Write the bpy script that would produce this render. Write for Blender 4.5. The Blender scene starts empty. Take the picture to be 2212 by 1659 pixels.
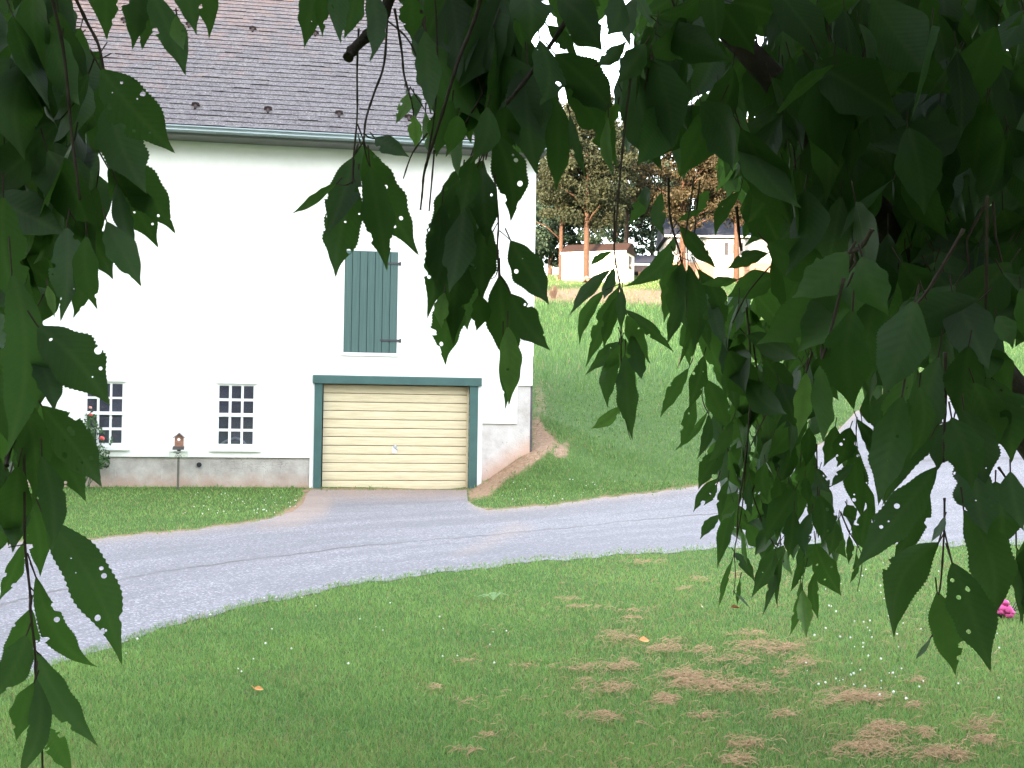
import bpy, math, random
import numpy as np
from math import radians as rad
random.seed(7); RNG = np.random.default_rng(11)
scene = bpy.context.scene
COL = scene.collection

# ------------------------------------------------------------------ camera
F, CX, CY = 2372.0, 1106.0, 829.5
EYE = np.array([0.0, 0.0, 1.63])
PITCH, ROLL = math.atan((874 - CY) / F), rad(0.86)
fw = np.array([0, math.cos(PITCH), math.sin(PITCH)])
up0 = np.array([0, -math.sin(PITCH), math.cos(PITCH)])
rt0 = np.array([1.0, 0, 0])
RT = rt0 * math.cos(ROLL) + up0 * math.sin(ROLL)
UP = -rt0 * math.sin(ROLL) + up0 * math.cos(ROLL)
FW = fw
def ray(px, py):
    px = np.asarray(px, float); py = np.asarray(py, float)
    return FW + ((px - CX) / F)[..., None] * RT - ((py - CY) / F)[..., None] * UP
def at(px, py, d):
    return EYE + ray(px, py) * np.asarray(d, float)[..., None]
def proj(P):
    q = np.asarray(P, float) - EYE
    z = q @ FW
    zz = np.where(np.abs(z) < 1e-6, 1e-6, z)
    return CX + F * (q @ RT) / zz, CY - F * (q @ UP) / zz, z

cam = bpy.data.cameras.new('camera')
cam.sensor_width = 36; cam.lens = 36 * F / 2212
cam.clip_start = 0.05; cam.clip_end = 3000
co = bpy.data.objects.new('camera', cam); COL.objects.link(co)
from mathutils import Matrix, Vector
M = Matrix.Identity(4)
for i in range(3):
    M[i][0], M[i][1], M[i][2], M[i][3] = RT[i], UP[i], -FW[i], EYE[i]
co.matrix_world = M
scene.camera = co

# ------------------------------------------------------------------ object helpers
def tag(o, label=None, cat=None, group=None, kind=None):
    if label: o['label'] = label
    if cat: o['category'] = cat
    if group: o['group'] = group
    if kind: o['kind'] = kind
    return o
def empty(name, loc, rz=0, label=None, cat=None, group=None):
    o = bpy.data.objects.new(name, None); COL.objects.link(o)
    o.location = [float(v) for v in loc]; o.rotation_euler = (0, 0, rz); o.empty_display_size = .2
    return tag(o, label, cat, group)
def link(name, me, mats, parent=None):
    o = bpy.data.objects.new(name, me); COL.objects.link(o)
    for m in (mats if isinstance(mats, (list, tuple)) else [mats]): me.materials.append(m)
    if parent: o.parent = parent
    return o
def mesh_np(name, V, Fs, mats, parent=None, smooth=False, attrs=None, midx=None):
    V = np.asarray(V, np.float32); me = bpy.data.meshes.new(name)
    if not isinstance(Fs, list): Fs = [Fs]
    Fs = [np.asarray(f, np.int32) for f in Fs if len(f)]
    me.vertices.add(len(V)); me.vertices.foreach_set('co', V.ravel())
    loops = np.concatenate([f.ravel() for f in Fs])
    tot = np.concatenate([np.full(len(f), f.shape[1], np.int32) for f in Fs])
    st = np.concatenate([[0], np.cumsum(tot)[:-1]]).astype(np.int32)
    me.loops.add(len(loops)); me.loops.foreach_set('vertex_index', loops)
    me.polygons.add(len(tot)); me.polygons.foreach_set('loop_start', st)
    if midx is not None: me.polygons.foreach_set('material_index', np.asarray(midx, np.int32))
    me.polygons.foreach_set('use_smooth', np.full(len(tot), smooth, bool))
    me.update(calc_edges=True)
    for k, a in (attrs or {}).items():
        a = np.asarray(a, np.float32)
        t = 'FLOAT' if a.ndim == 1 else 'FLOAT_VECTOR'
        at_ = me.attributes.new(k, t, 'POINT')
        at_.data.foreach_set('value' if a.ndim == 1 else 'vector', a.ravel())
    return link(name, me, mats, parent)

class MB:
    """collects shapes into one mesh"""
    def __init__(s): s.v = []; s.f = []; s.m = []; s.mi = 0
    def add(s, vs, fs):
        n = len(s.v); s.v += [tuple(map(float, p)) for p in vs]
        for f in fs: s.f.append(tuple(n + i for i in f)); s.m.append(s.mi)
    def box(s, x0, x1, y0, y1, z0, z1):
        s.add([(x0,y0,z0),(x1,y0,z0),(x1,y1,z0),(x0,y1,z0),(x0,y0,z1),(x1,y0,z1),(x1,y1,z1),(x0,y1,z1)],
              [(0,3,2,1),(4,5,6,7),(0,1,5,4),(1,2,6,5),(2,3,7,6),(3,0,4,7)])
    def extrude_x(s, prof, x0, x1, closed=True):
        n = len(prof)
        vs = [(x0, p[0], p[1]) for p in prof] + [(x1, p[0], p[1]) for p in prof]
        fs = [(i, i+n, (i+1) % n + n, (i+1) % n) for i in range(n if closed else n-1)]
        if closed: fs += [tuple(range(n)), tuple(range(2*n-1, n-1, -1))]
        s.add(vs, fs)
    def prism_y(s, pts, y0, y1):
        n = len(pts)
        vs = [(p[0], y0, p[1]) for p in pts] + [(p[0], y1, p[1]) for p in pts]
        s.add(vs, [(i, (i+1) % n, (i+1) % n + n, i+n) for i in range(n)] + [tuple(range(n-1, -1, -1)), tuple(range(n, 2*n))])
    def tube(s, pts, radii, sides=8, cap=True):
        pts = [np.array(p, float) for p in pts]
        if not hasattr(radii, '__len__'): radii = [radii] * len(pts)
        ref = None; vs = []
        for i, p in enumerate(pts):
            t = pts[min(i+1, len(pts)-1)] - pts[max(i-1, 0)]
            t = t / (np.linalg.norm(t) + 1e-9)
            if ref is None:
                ref = np.array([1, 0, 0]) if abs(t[0]) < .8 else np.array([0, 1, 0])
            a = ref - t * (ref @ t); a /= np.linalg.norm(a) + 1e-9; ref = a
            b = np.cross(t, a)
            for k in range(sides):
                g = 2*math.pi*k/sides
                vs.append(p + radii[i]*(math.cos(g)*a + math.sin(g)*b))
        fs = []
        for i in range(len(pts)-1):
            for k in range(sides):
                k2 = (k+1) % sides
                fs.append((i*sides+k, i*sides+k2, (i+1)*sides+k2, (i+1)*sides+k))
        if cap:
            fs.append(tuple(range(sides-1, -1, -1))); n = (len(pts)-1)*sides; fs.append(tuple(range(n, n+sides)))
        s.add(vs, fs)
    def blob(s, c, r, seed=0, rough=.25, nu=9, nv=7, squash=1):
        rr = random.Random(seed); vs = []
        for j in range(nv+1):
            th = math.pi*j/nv
            for i in range(nu):
                ph = 2*math.pi*i/nu; q = r*(1+rough*(rr.random()-.5)*2)
                vs.append((c[0]+q*math.sin(th)*math.cos(ph), c[1]+q*math.sin(th)*math.sin(ph), c[2]+q*math.cos(th)*squash))
        s.add(vs, [(j*nu+i, (j+1)*nu+i, (j+1)*nu+(i+1) % nu, j*nu+(i+1) % nu) for j in range(nv) for i in range(nu)])
    def build(s, name, mats, parent=None, smooth=False):
        me = bpy.data.meshes.new(name); me.from_pydata(s.v, [], s.f)
        me.polygons.foreach_set('material_index', s.m)
        me.polygons.foreach_set('use_smooth', [smooth]*len(s.f)); me.update()
        return link(name, me, mats, parent)

def grid_panel(mb, us, zs, solid, y0, y1):
    """wall of cells between breakpoints; solid(u,z) decides which cells are filled"""
    us = sorted(set(us)); zs = sorted(set(zs)); nu, nz = len(us)-1, len(zs)-1
    S = [[solid((us[i]+us[i+1])/2, (zs[j]+zs[j+1])/2) for j in range(nz)] for i in range(nu)]
    g = lambda i, j: 0 <= i < nu and 0 <= j < nz and S[i][j]
    for i in range(nu):
        for j in range(nz):
            if not S[i][j]: continue
            a, b, c, d = us[i], us[i+1], zs[j], zs[j+1]
            mb.add([(a,y0,c),(b,y0,c),(b,y0,d),(a,y0,d)], [(0,1,2,3)])
            mb.add([(a,y1,c),(b,y1,c),(b,y1,d),(a,y1,d)], [(3,2,1,0)])
            if not g(i-1,j): mb.add([(a,y0,c),(a,y0,d),(a,y1,d),(a,y1,c)], [(0,1,2,3)])
            if not g(i+1,j): mb.add([(b,y0,c),(b,y1,c),(b,y1,d),(b,y0,d)], [(0,1,2,3)])
            if not g(i,j-1): mb.add([(a,y0,c),(a,y1,c),(b,y1,c),(b,y0,c)], [(0,1,2,3)])
            if not g(i,j+1): mb.add([(a,y0,d),(b,y0,d),(b,y1,d),(a,y1,d)], [(0,1,2,3)])

def in_poly(px, py, poly):
    px = np.asarray(px, float); py = np.asarray(py, float); ins = np.zeros(px.shape, bool)
    n = len(poly); j = n-1
    for i in range(n):
        xi, yi = poly[i]; xj, yj = poly[j]
        c = ((yi > py) != (yj > py)) & (px < (xj-xi)*(py-yi)/(yj-yi+1e-12)+xi)
        ins ^= c; j = i
    return ins
def poly_dist(px, py, poly):
    d = np.full(np.shape(px), 1e9)
    for i in range(len(poly)):
        (x0, y0), (x1, y1) = poly[i], poly[(i+1) % len(poly)]
        dx, dy = x1-x0, y1-y0
        t = np.clip(((px-x0)*dx+(py-y0)*dy)/(dx*dx+dy*dy+1e-9), 0, 1)
        d = np.minimum(d, np.hypot(px-x0-t*dx, py-y0-t*dy))
    return np.where(in_poly(px, py, poly), -d, d)

# ------------------------------------------------------------------ materials
class NT:
    def __init__(s, name):
        s.m = bpy.data.materials.new(name); s.m.use_nodes = True
        s.t = s.m.node_tree; s.n = s.t.nodes; s.l = s.t.links
        s.b = s.n['Principled BSDF']; s.out = s.n['Material Output']
    def node(s, typ, **kw):
        q = s.n.new(typ)
        for k, v in kw.items():
            if k in q.inputs: 
                if isinstance(v, bpy.types.NodeSocket): s.l.new(v, q.inputs[k])
                else: q.inputs[k].default_value = v
            else: setattr(q, k, v)
        return q
    def coord(s, which='Object'): return s.node('ShaderNodeTexCoord').outputs[which]
    def attr(s, name, out='Fac'): return s.node('ShaderNodeAttribute', attribute_name=name).outputs[out]
    def noise(s, scale, detail=4, vec=None, rough=.6, out='Fac', dist=0):
        q = s.node('ShaderNodeTexNoise'); q.inputs['Scale'].default_value = scale
        q.inputs['Detail'].default_value = detail; q.inputs['Roughness'].default_value = rough; q.inputs['Distortion'].default_value = dist
        s.l.new(vec if vec is not None else s.coord(), q.inputs['Vector']); return q.outputs[out]
    def vor(s, scale, vec=None, out='Distance', rand=1):
        q = s.node('ShaderNodeTexVoronoi'); q.inputs['Scale'].default_value = scale; q.inputs['Randomness'].default_value = rand
        s.l.new(vec if vec is not None else s.coord(), q.inputs['Vector']); return q.outputs[out]
    def mapv(s, scale=(1,1,1), vec=None, loc=(0,0,0), rot=(0,0,0)):
        q = s.node('ShaderNodeMapping'); q.inputs['Scale'].default_value = scale
        q.inputs['Location'].default_value = loc; q.inputs['Rotation'].default_value = rot
        s.l.new(vec if vec is not None else s.coord(), q.inputs['Vector']); return q.outputs[0]
    def ramp(s, fac, stops, interp='LINEAR'):
        q = s.node('ShaderNodeValToRGB'); q.color_ramp.interpolation = interp
        e = q.color_ramp.elements
        while len(e) < len(stops): e.new(.5)
        for i, (p, c) in enumerate(stops):
            e[i].position = p; e[i].color = (c, c, c, 1) if not hasattr(c, '__len__') else (*c, 1)
        s.l.new(fac, q.inputs[0]); return q.outputs[0]
    def math(s, op, a, b=None, c=None, clamp=False):
        q = s.node('ShaderNodeMath', operation=op, use_clamp=clamp)
        for i, v in enumerate((a, b, c)):
            if v is None: continue
            if isinstance(v, (int, float)): q.inputs[i].default_value = v
            else: s.l.new(v, q.inputs[i])
        return q.outputs[0]
    def mix(s, fac, a, b, blend='MIX'):
        q = s.node('ShaderNodeMix', data_type='RGBA', blend_type=blend)
        for i, v in ((0, fac), (6, a), (7, b)):
            if isinstance(v, (int, float)): q.inputs[i].default_value = v
            elif isinstance(v, tuple): q.inputs[i].default_value = (*v, 1)
            else: s.l.new(v, q.inputs[i])
        return q.outputs[2]
    def base(s, c, rough=.8, spec=.3, metal=0):
        if isinstance(c, tuple): s.b.inputs['Base Color'].default_value = (*c, 1)
        else: s.l.new(c, s.b.inputs['Base Color'])
        if isinstance(rough, (int, float)): s.b.inputs['Roughness'].default_value = rough
        else: s.l.new(rough, s.b.inputs['Roughness'])
        s.b.inputs['Specular IOR Level'].default_value = spec; s.b.inputs['Metallic'].default_value = metal
        return s
    def bump(s, h, strength=.3, dist=.02):
        q = s.node('ShaderNodeBump'); q.inputs['Strength'].default_value = strength; q.inputs['Distance'].default_value = dist
        s.l.new(h, q.inputs['Height']); s.l.new(q.outputs[0], s.b.inputs['Normal']); return s
    def sep(s, vec):
        q = s.node('ShaderNodeSeparateXYZ'); s.l.new(vec, q.inputs[0]); return q.outputs
    def comb(s, x, y, z=0):
        q = s.node('ShaderNodeCombineXYZ')
        for i, v in enumerate((x, y, z)):
            if isinstance(v, (int, float)): q.inputs[i].default_value = v
            else: s.l.new(v, q.inputs[i])
        return q.outputs[0]
    def translucent(s, col, fac):
        tr = s.node('ShaderNodeBsdfTranslucent')
        if isinstance(col, tuple): tr.inputs[0].default_value = (*col, 1)
        else: s.l.new(col, tr.inputs[0])
        mx = s.node('ShaderNodeMixShader'); mx.inputs[0].default_value = fac
        s.l.new(s.b.outputs[0], mx.inputs[1]); s.l.new(tr.outputs[0], mx.inputs[2])
        s.l.new(mx.outputs[0], s.out.inputs[0]); return mx.outputs[0]

def simple(name, c, rough=.8, spec=.3, var=.25, scale=8, metal=0, bump=0):
    t = NT(name); n = t.noise(scale, 5)
    lo = tuple(v*(1-var) for v in c); hi = tuple(min(1, v*(1+var)) for v in c)
    t.base(t.ramp(n, [(.3, lo), (.7, hi)]), rough, spec, metal)
    if bump: t.bump(t.noise(scale*6, 4), bump)
    return t.m
MAT = {}
# painted stucco
t = NT('white_stucco'); n = t.noise(1.3, 6); t.base(t.ramp(n, [(.25, (.74,.735,.71)), (.6, (.83,.83,.81))]), .9, .2)
t.bump(t.noise(28, 6), .35, .012); MAT['stucco'] = t.m
MAT['white'] = simple('white_paint', (.8,.8,.79), .55, .4, .04, 6)
# concrete / parged foundation with reddish splash of soil at the bottom and cracks
t = NT('parged_foundation'); P_ = t.coord(); z = t.sep(P_)[2]
c1 = t.ramp(t.noise(3.2, 7, rough=.7), [(.28, (.28,.25,.23)), (.5, (.39,.36,.335)), (.75, (.52,.49,.46))])
soil = t.math('ADD', z, t.math('MULTIPLY', t.noise(5, 4), .35))
c2 = t.mix(t.ramp(soil, [(.12, .8), (.5, 0.0)]), c1, (.42,.24,.16))
strk = t.noise(1, 5, t.mapv((24, 1, 1.6)), .7)
c2 = t.mix(t.ramp(strk, [(.6, 0.0), (.78, .55)]), c2, (.72,.7,.68))
wn = t.noise(9, 5)
cr = t.vor(2.6, t.mapv((1, 1, 2.2), t.node('ShaderNodeVectorMath', operation='ADD').outputs[0]), 'Distance')
crk = t.node('ShaderNodeTexVoronoi', feature='DISTANCE_TO_EDGE'); crk.inputs['Scale'].default_value = 6.5
warp = t.node('ShaderNodeVectorMath', operation='ADD'); sc_ = t.node('ShaderNodeVectorMath', operation='SCALE'); sc_.inputs['Scale'].default_value = .35
t.l.new(t.noise(4, 4, out='Color'), sc_.inputs[0]); t.l.new(t.mapv((1, 1, 3)), warp.inputs[0]); t.l.new(sc_.outputs[0], warp.inputs[1]); t.l.new(warp.outputs[0], crk.inputs['Vector'])
ux = t.math('ABSOLUTE', t.math('ADD', t.sep(P_)[0], 2.55)); area = t.math('MULTIPLY', t.ramp(ux, [(.45, 1.0), (.95, 0.06)]), t.ramp(z, [(.28, .1), (.42, 1.0)]))
edge = t.math('MULTIPLY', t.ramp(crk.outputs['Distance'], [(.0, 1.0), (.035, 0.0)]), area)
c2 = t.mix(t.math('MULTIPLY', edge, .75), c2, (.1,.09,.09))
t.base(c2, .92, .2); t.bump(t.noise(40, 6), .5, .015); MAT['found'] = t.m
t = NT('whitewashed_foundation'); z = t.sep(t.coord())[2]; x_ = t.sep(t.coord())[0]
c = t.ramp(t.noise(3, 7, rough=.7), [(.3, (.40,.36,.34)), (.5, (.53,.50,.485)), (.7, (.60,.575,.56))])
hh = t.math('ADD', t.math('SUBTRACT', z, t.math('MULTIPLY', t.math('SUBTRACT', x_, 1.6), .7)), t.math('MULTIPLY', t.noise(5, 4), .3))
c = t.mix(t.ramp(hh, [(.22, .85), (.62, 0.0)]), c, (.52,.33,.24))
c = t.mix(t.ramp(t.noise(16, 4), [(.66, 0.0), (.72, .7)]), c, (.2,.16,.15))
t.base(c, .92, .2); t.bump(t.noise(40, 6), .5, .015); MAT['found2'] = t.m
MAT['green'] = simple('green_trim_paint', (.047,.104,.096), .55, .35, .12, 3, bump=.08)
# plank shutter
t = NT('green_plank_paint'); w = t.noise(1, 6, t.mapv((40, 10, 1.3)), .65)
t.base(t.ramp(w, [(.3, (.056,.104,.098)), (.7, (.080,.138,.129))]), .7, .3); t.bump(w, .2, .01); MAT['plank'] = t.m
MAT['gap'] = simple('dark_gap', (.02,.03,.03), .9, .1)
# cream garage door with rust and grime
t = NT('cream_door_paint'); P_ = t.coord(); z = t.sep(P_)[2]
g1 = t.noise(1, 6, t.mapv((2.2, 1, 30)), .65); 
c = t.ramp(g1, [(.3, (.50,.42,.275)), (.55, (.62,.535,.36)), (.8, (.67,.60,.44))])
st = t.noise(1.1, 6, t.mapv((1, 1, 3)), .7)
c = t.mix(t.ramp(st, [(.56, 0.0), (.75, .45)]), c, (.50,.33,.17))
t.base(c, .5, .35); t.bump(t.noise(1, 3, t.mapv((1.5, 1, 9))), .15, .02); MAT['door'] = t.m
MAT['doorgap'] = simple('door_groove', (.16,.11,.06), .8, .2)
MAT['iron'] = simple('dark_iron', (.05,.05,.06), .6, .4, .3, 20)
MAT['alu'] = simple('grey_metal', (.42,.44,.46), .4, .5, .2, 20, .6)
MAT['gutter'] = simple('painted_gutter', (.24,.29,.30), .3, .5, .06, 3)
MAT['soffit'] = simple('shaded_soffit', (.14,.145,.13), .8, .2, .08, 3)  # darker grey puts the eave shade into the soffit colour
MAT['guard'] = simple('rusty_guard', (.045,.03,.03), .8, .3, .3, 30)
# slate roof with lichen
t = NT('weathered_slate'); P_ = t.coord()
isl = t.attr('tone')
spk = t.noise(17, 6, rough=.8); big = t.noise(.8, 5, rough=.65)
c = t.ramp(isl, [(0, (.142,.129,.138)), (.5, (.155,.142,.150)), (1, (.172,.158,.164))])
c = t.mix(t.ramp(spk, [(.40, .9), (.54, 0.0)]), c, (.055,.047,.05))
c = t.mix(t.ramp(t.noise(30, 4), [(.6, 0.0), (.68, .75)]), c, (.45,.41,.40))
xyz = t.sep(P_)
hz_ = t.math('SUBTRACT', xyz[2], 6.4)
o1 = t.math('ADD', t.math('MULTIPLY', hz_, .065), t.math('MULTIPLY', t.math('ADD', xyz[0], 2.0), -.03))
lich = t.math('ADD', t.noise(2.2, 7, rough=.8), t.math('SUBTRACT', o1, .12))
c = t.mix(t.ramp(lich, [(.55, 0.0), (.82, .48)]), c, (.28,.155,.11))
col_ = t.noise(1, 4, t.mapv((2.2, .35, .35)), .6)
c = t.mix(t.ramp(t.math('MULTIPLY', t.ramp(col_, [(.6, 0.0), (.72, 1.0)]), t.noise(7, 4)), [(.42, 0.0), (.62, .65)]), c, (.34,.15,.07))
t.base(c, .85, .3); t.bump(spk, .4, .01); MAT['slate'] = t.m
MAT['slate_edge'] = simple('slate_edge', (.045,.04,.045), .9, .2)  # weathered butts, darkened further as painted gap shadow between courses
# window glass: thin dark pane
t = NT('window_glass'); tr = t.node('ShaderNodeBsdfTransparent'); tr.inputs[0].default_value = (.75,.8,.82,1)
gl = t.node('ShaderNodeBsdfGlossy'); gl.inputs['Roughness'].default_value = .04; gl.inputs[0].default_value = (.9,.9,1,1)
fr = t.node('ShaderNodeFresnel'); fr.inputs[0].default_value = 1.5
bq = t.node('ShaderNodeBump'); bq.inputs['Strength'].default_value = .12; bq.inputs['Distance'].default_value = .02; t.l.new(t.noise(2.2, 2), bq.inputs['Height'])
t.l.new(bq.outputs[0], gl.inputs['Normal'])
mx = t.node('ShaderNodeMixShader'); t.l.new(fr.outputs[0], mx.inputs[0]); t.l.new(tr.outputs[0], mx.inputs[1]); t.l.new(gl.outputs[0], mx.inputs[2])
df = t.node('ShaderNodeBsdfDiffuse'); df.inputs[0].default_value = (.42,.42,.56,1)  # grey-blue diffuse film stands in for the weak reflection in the panes
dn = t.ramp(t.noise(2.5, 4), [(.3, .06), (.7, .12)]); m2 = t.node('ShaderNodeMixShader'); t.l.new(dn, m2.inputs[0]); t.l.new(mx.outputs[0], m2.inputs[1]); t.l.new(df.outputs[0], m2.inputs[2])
t.l.new(m2.outputs[0], t.out.inputs[0]); MAT['glass'] = t.m
MAT['inside'] = simple('barn_interior', (.10,.09,.10), .95, .1)
MAT['hose'] = simple('white_hose', (.75,.74,.7), .5, .4, .05)
# asphalt with gravel sparkle, seams and soil wash (uses along/across coordinates)
t = NT('worn_asphalt'); P_ = t.coord(); ac = t.sep(t.attr('road', 'Vector'))
g = t.vor(66, None, 'Color'); gs = t.sep(g)[0]
c = t.ramp(gs, [(0, (.105,.098,.11)), (.4, (.195,.182,.197)), (.85, (.29,.27,.288)), (1, (.62,.58,.60))])
c = t.mix(.35, c, t.ramp(t.noise(140, 2), [(.35, (.09,.085,.095)), (.65, (.35,.328,.352))]))
c = t.mix(t.ramp(t.noise(.7, 5), [(.35, .35), (.65, 0.0)]), c, (.17,.165,.175))
trk = t.noise(1, 4, t.comb(t.math('MULTIPLY', ac[0], 1.2), t.math('MULTIPLY', ac[1], 9.0), 0), .6)
c = t.mix(t.math('MULTIPLY', t.ramp(trk, [(.42, 1.0), (.58, 0.0)]), .38), c, (.13,.121,.133))
c = t.mix(t.ramp(t.noise(2.4, 6, rough=.75), [(.58, 0.0), (.75, .35)]), c, (.26,.235,.235))
seam = t.math('ABSOLUTE', t.math('SUBTRACT', ac[1], t.math('ADD', .435, t.math('MULTIPLY', t.math('SUBTRACT', t.noise(.5, 4), .5), .045))))
sm = t.math('MULTIPLY', t.ramp(seam, [(.003, 1.0), (.012, 0.0)]), t.ramp(t.noise(.8, 3), [(.3, .25), (.6, .8)]))
c = t.mix(sm, c, (.09,.075,.07))
soilf = t.math('MULTIPLY', ac[2], t.ramp(t.noise(3, 5), [(.25, .5), (.6, 1.0)]))
c = t.mix(t.math('MINIMUM', soilf, .85), c, (.40,.27,.19))
t.base(c, .85, .3); t.bump(t.vor(95), .5, .01); MAT['road'] = t.m
# ground
t = NT('lawn_soil'); d = t.attr('dirt')
gcol = t.ramp(t.noise(3, 6), [(.3, (.07,.12,.032)), (.7, (.115,.19,.05))])
gcol = t.mix(.5, gcol, t.ramp(t.noise(60, 3), [(.35, (.022,.05,.012)), (.65, (.08,.13,.035))]))
dcol = t.ramp(t.noise(14, 6, rough=.7), [(.3, (.20,.125,.08)), (.55, (.32,.21,.14)), (.75, (.44,.32,.225))])
df = t.ramp(t.math('ADD', d, t.math('MULTIPLY', t.math('SUBTRACT', t.noise(6, 5), .5), .7)), [(.35, 0.0), (.6, 1.0)])
t.base(t.mix(df, gcol, dcol), .95, .1); t.bump(t.noise(30, 5), .6, .03); MAT['ground'] = t.m
# grass blades
def grassmat(name, a, b, dry, dryamt):
    t = NT(name); P_ = t.coord(); tn = t.attr('tone'); dr = t.attr('dry')
    big = t.noise(.55, 4, rough=.6); mid = t.noise(2.6, 3)
    f = t.math('ADD', t.math('MULTIPLY', tn, .45), t.math('ADD', t.math('MULTIPLY', big, .75), t.math('MULTIPLY', mid, .3)))
    c = t.ramp(f, [(.48, a), (.72, tuple((p+q)/2 for p, q in zip(a, b))), (.98, b)])
    c = t.mix(dr, c, dry)
    t.base(c, .6, .25); t.translucent(c, .3); return t.m
MAT['grass'] = grassmat('lawn_grass', (.100,.215,.066), (.255,.395,.105), (.36,.25,.13), 0)
MAT['tallgrass'] = grassmat('tall_grass', (.080,.175,.056), (.190,.300,.085), (.34,.25,.15), 0)
MAT['thatch'] = simple('dry_clippings', (.38,.25,.145), .85, .15, .35, 40)
MAT['clover'] = simple('clover_white', (.75,.75,.68), .8, .2, .1)
# cherry leaf
def leafmat(name, holes):
    t = NT(name); uv = t.attr('luv', 'Vector'); s3 = t.sep(uv); tn = t.attr('tone')
    # luv = (side metres + offset, length metres + offset, |side| metres)
    vein = t.math('SINE', t.math('MULTIPLY', t.math('SUBTRACT', s3[1], t.math('MULTIPLY', s3[2], .9)), 900.0))
    c = t.ramp(tn, [(0, (.019,.043,.015)), (.3, (.038,.084,.025)), (.62, (.055,.115,.03)), (1, (.20,.34,.08))])
    c = t.mix(t.ramp(t.noise(40, 4, uv), [(.35, .35), (.65, 0.0)]), c, (.022,.05,.018))
    mid = t.ramp(s3[2], [(.0, 1.0), (.0012, 0.0)])
    c = t.mix(t.math('MULTIPLY', mid, .4), c, (.07,.11,.04))
    c = t.mix(t.math('MULTIPLY', t.ramp(vein, [(.8, 0.0), (1.0, 1.0)]), .10), c, (.07,.11,.04))
    t.base(c, .5, .3); t.bump(vein, .08, .001)
    tc = t.mix(.7, c, (.10,.24,.02), 'ADD')
    sh = t.translucent(tc, .3)
    if holes:
        vo = t.node('ShaderNodeTexVoronoi'); vo.inputs['Scale'].default_value = 100
        t.l.new(t.comb(s3[0], s3[1], 0), vo.inputs['Vector'])
        cc = t.sep(vo.outputs['Color'])
        r_ = t.math('MULTIPLY', t.math('SUBTRACT', cc[0], .45, clamp=True), .58)
        near = t.ramp(s3[2], [(.002, 0.0), (.004, 1.0)])
        hole = t.math('LESS_THAN', vo.outputs['Distance'], t.math('MULTIPLY', r_, near))
        tr = t.node('ShaderNodeBsdfTransparent'); mx = t.node('ShaderNodeMixShader')
        t.l.new(hole, mx.inputs[0]); t.l.new(sh, mx.inputs[1]); t.l.new(tr.outputs[0], mx.inputs[2]); t.l.new(mx.outputs[0], t.out.inputs[0])
    return t.m
MAT['leaf'] = leafmat('cherry_leaf', False); MAT['leafh'] = leafmat('eaten_cherry_leaf', True)
MAT['bark'] = simple('cherry_bark', (.055,.04,.034), .85, .2, .35, 30, bump=.4)
MAT['twig'] = simple('cherry_twig', (.07,.05,.04), .8, .2, .3, 60)
MAT['petiole'] = simple('leaf_stalk', (.10,.10,.04), .7, .3, .2, 60)
MAT['pinebark'] = simple('tan_tree_bark', (.066,.036,.023), .9, .2, .3, 6, bump=.5)
MAT['darkbark'] = simple('dark_tree_bark', (.07,.05,.04), .9, .2, .3, 6)
def crownmat(name, a, b):
    t = NT(name); c = t.ramp(t.attr('tone'), [(0, a), (1, b)]); t.base(c, .65, .25)
    t.translucent(t.mix(.4, c, (.02,.03,.004), 'ADD'), .25); return t.m
MAT['crown_olive'] = crownmat('olive_foliage', (.014,.020,.010), (.036,.040,.018))
MAT['crown_rust'] = crownmat('rusty_foliage', (.022,.020,.010), (.053,.040,.018))
MAT['crown_dark'] = crownmat('dark_foliage', (.016,.030,.022), (.036,.062,.036))
MAT['shedwall'] = simple('cream_siding', (.74,.70,.62), .6, .3, .04)
MAT['shedroof'] = simple('brown_shingle', (.032,.017,.013), .85, .2, .25, 10)
t = NT('shaded_white_clapboard'); z = t.sep(t.coord())[2]; sw = t.math('FRACT', t.math('MULTIPLY', z, 5.5))
t.base(t.mix(t.ramp(sw, [(.0, 1.0), (.10, 0.0)]), (.20,.20,.21), (.14,.14,.155)), .6, .3); MAT['siding'] = t.m  # white siding lowered to grey, tree shade put into its colour
t = NT('house_brick'); bq = t.node('ShaderNodeTexBrick'); bq.inputs['Scale'].default_value = 4
bq.inputs['Color1'].default_value = (.17,.085,.05,1); bq.inputs['Color2'].default_value = (.21,.11,.07,1); bq.inputs['Mortar'].default_value = (.25,.2,.17,1)
t.l.new(t.mapv(rot=(rad(90), 0, 0)), bq.inputs['Vector']); t.base(bq.outputs[0], .9, .2); MAT['brick'] = t.m
MAT['houseroof'] = simple('blue_grey_shingle', (.026,.031,.050), .85, .25, .2, 8)
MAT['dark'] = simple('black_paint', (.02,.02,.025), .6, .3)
MAT['pane'] = simple('dark_pane', (.03,.04,.04), .15, .6)
MAT['wood'] = simple('weathered_post_wood', (.22,.13,.075), .85, .2, .2, 12)
MAT['bhwood'] = simple('birdhouse_wood', (.27,.135,.095), .8, .25, .3, 25)
MAT['bhdark'] = simple('birdhouse_base_wood', (.085,.075,.075), .8, .25, .3, 25)
MAT['bhroof'] = simple('birdhouse_roof_wood', (.24,.22,.24), .8, .25, .2, 25)
MAT['pole'] = simple('grey_green_pole', (.10,.10,.08), .7, .3, .2, 25)
MAT['plaque'] = simple('cream_plaque', (.55,.57,.50), .6, .3, .06)
MAT['ink'] = simple('plaque_lettering', (.03,.035,.03), .7, .2)
MAT['garland'] = simple('plaque_garland', (.10,.17,.15), .7, .2)
MAT['rose'] = simple('rose_petal', (.62,.10,.10), .6, .3, .25, 60)
MAT['rosepale'] = simple('pale_rose_petal', (.75,.36,.32), .6, .3, .2, 60)
MAT['roseleaf'] = simple('rose_leaf', (.05,.10,.035), .6, .3, .4, 20)
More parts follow.
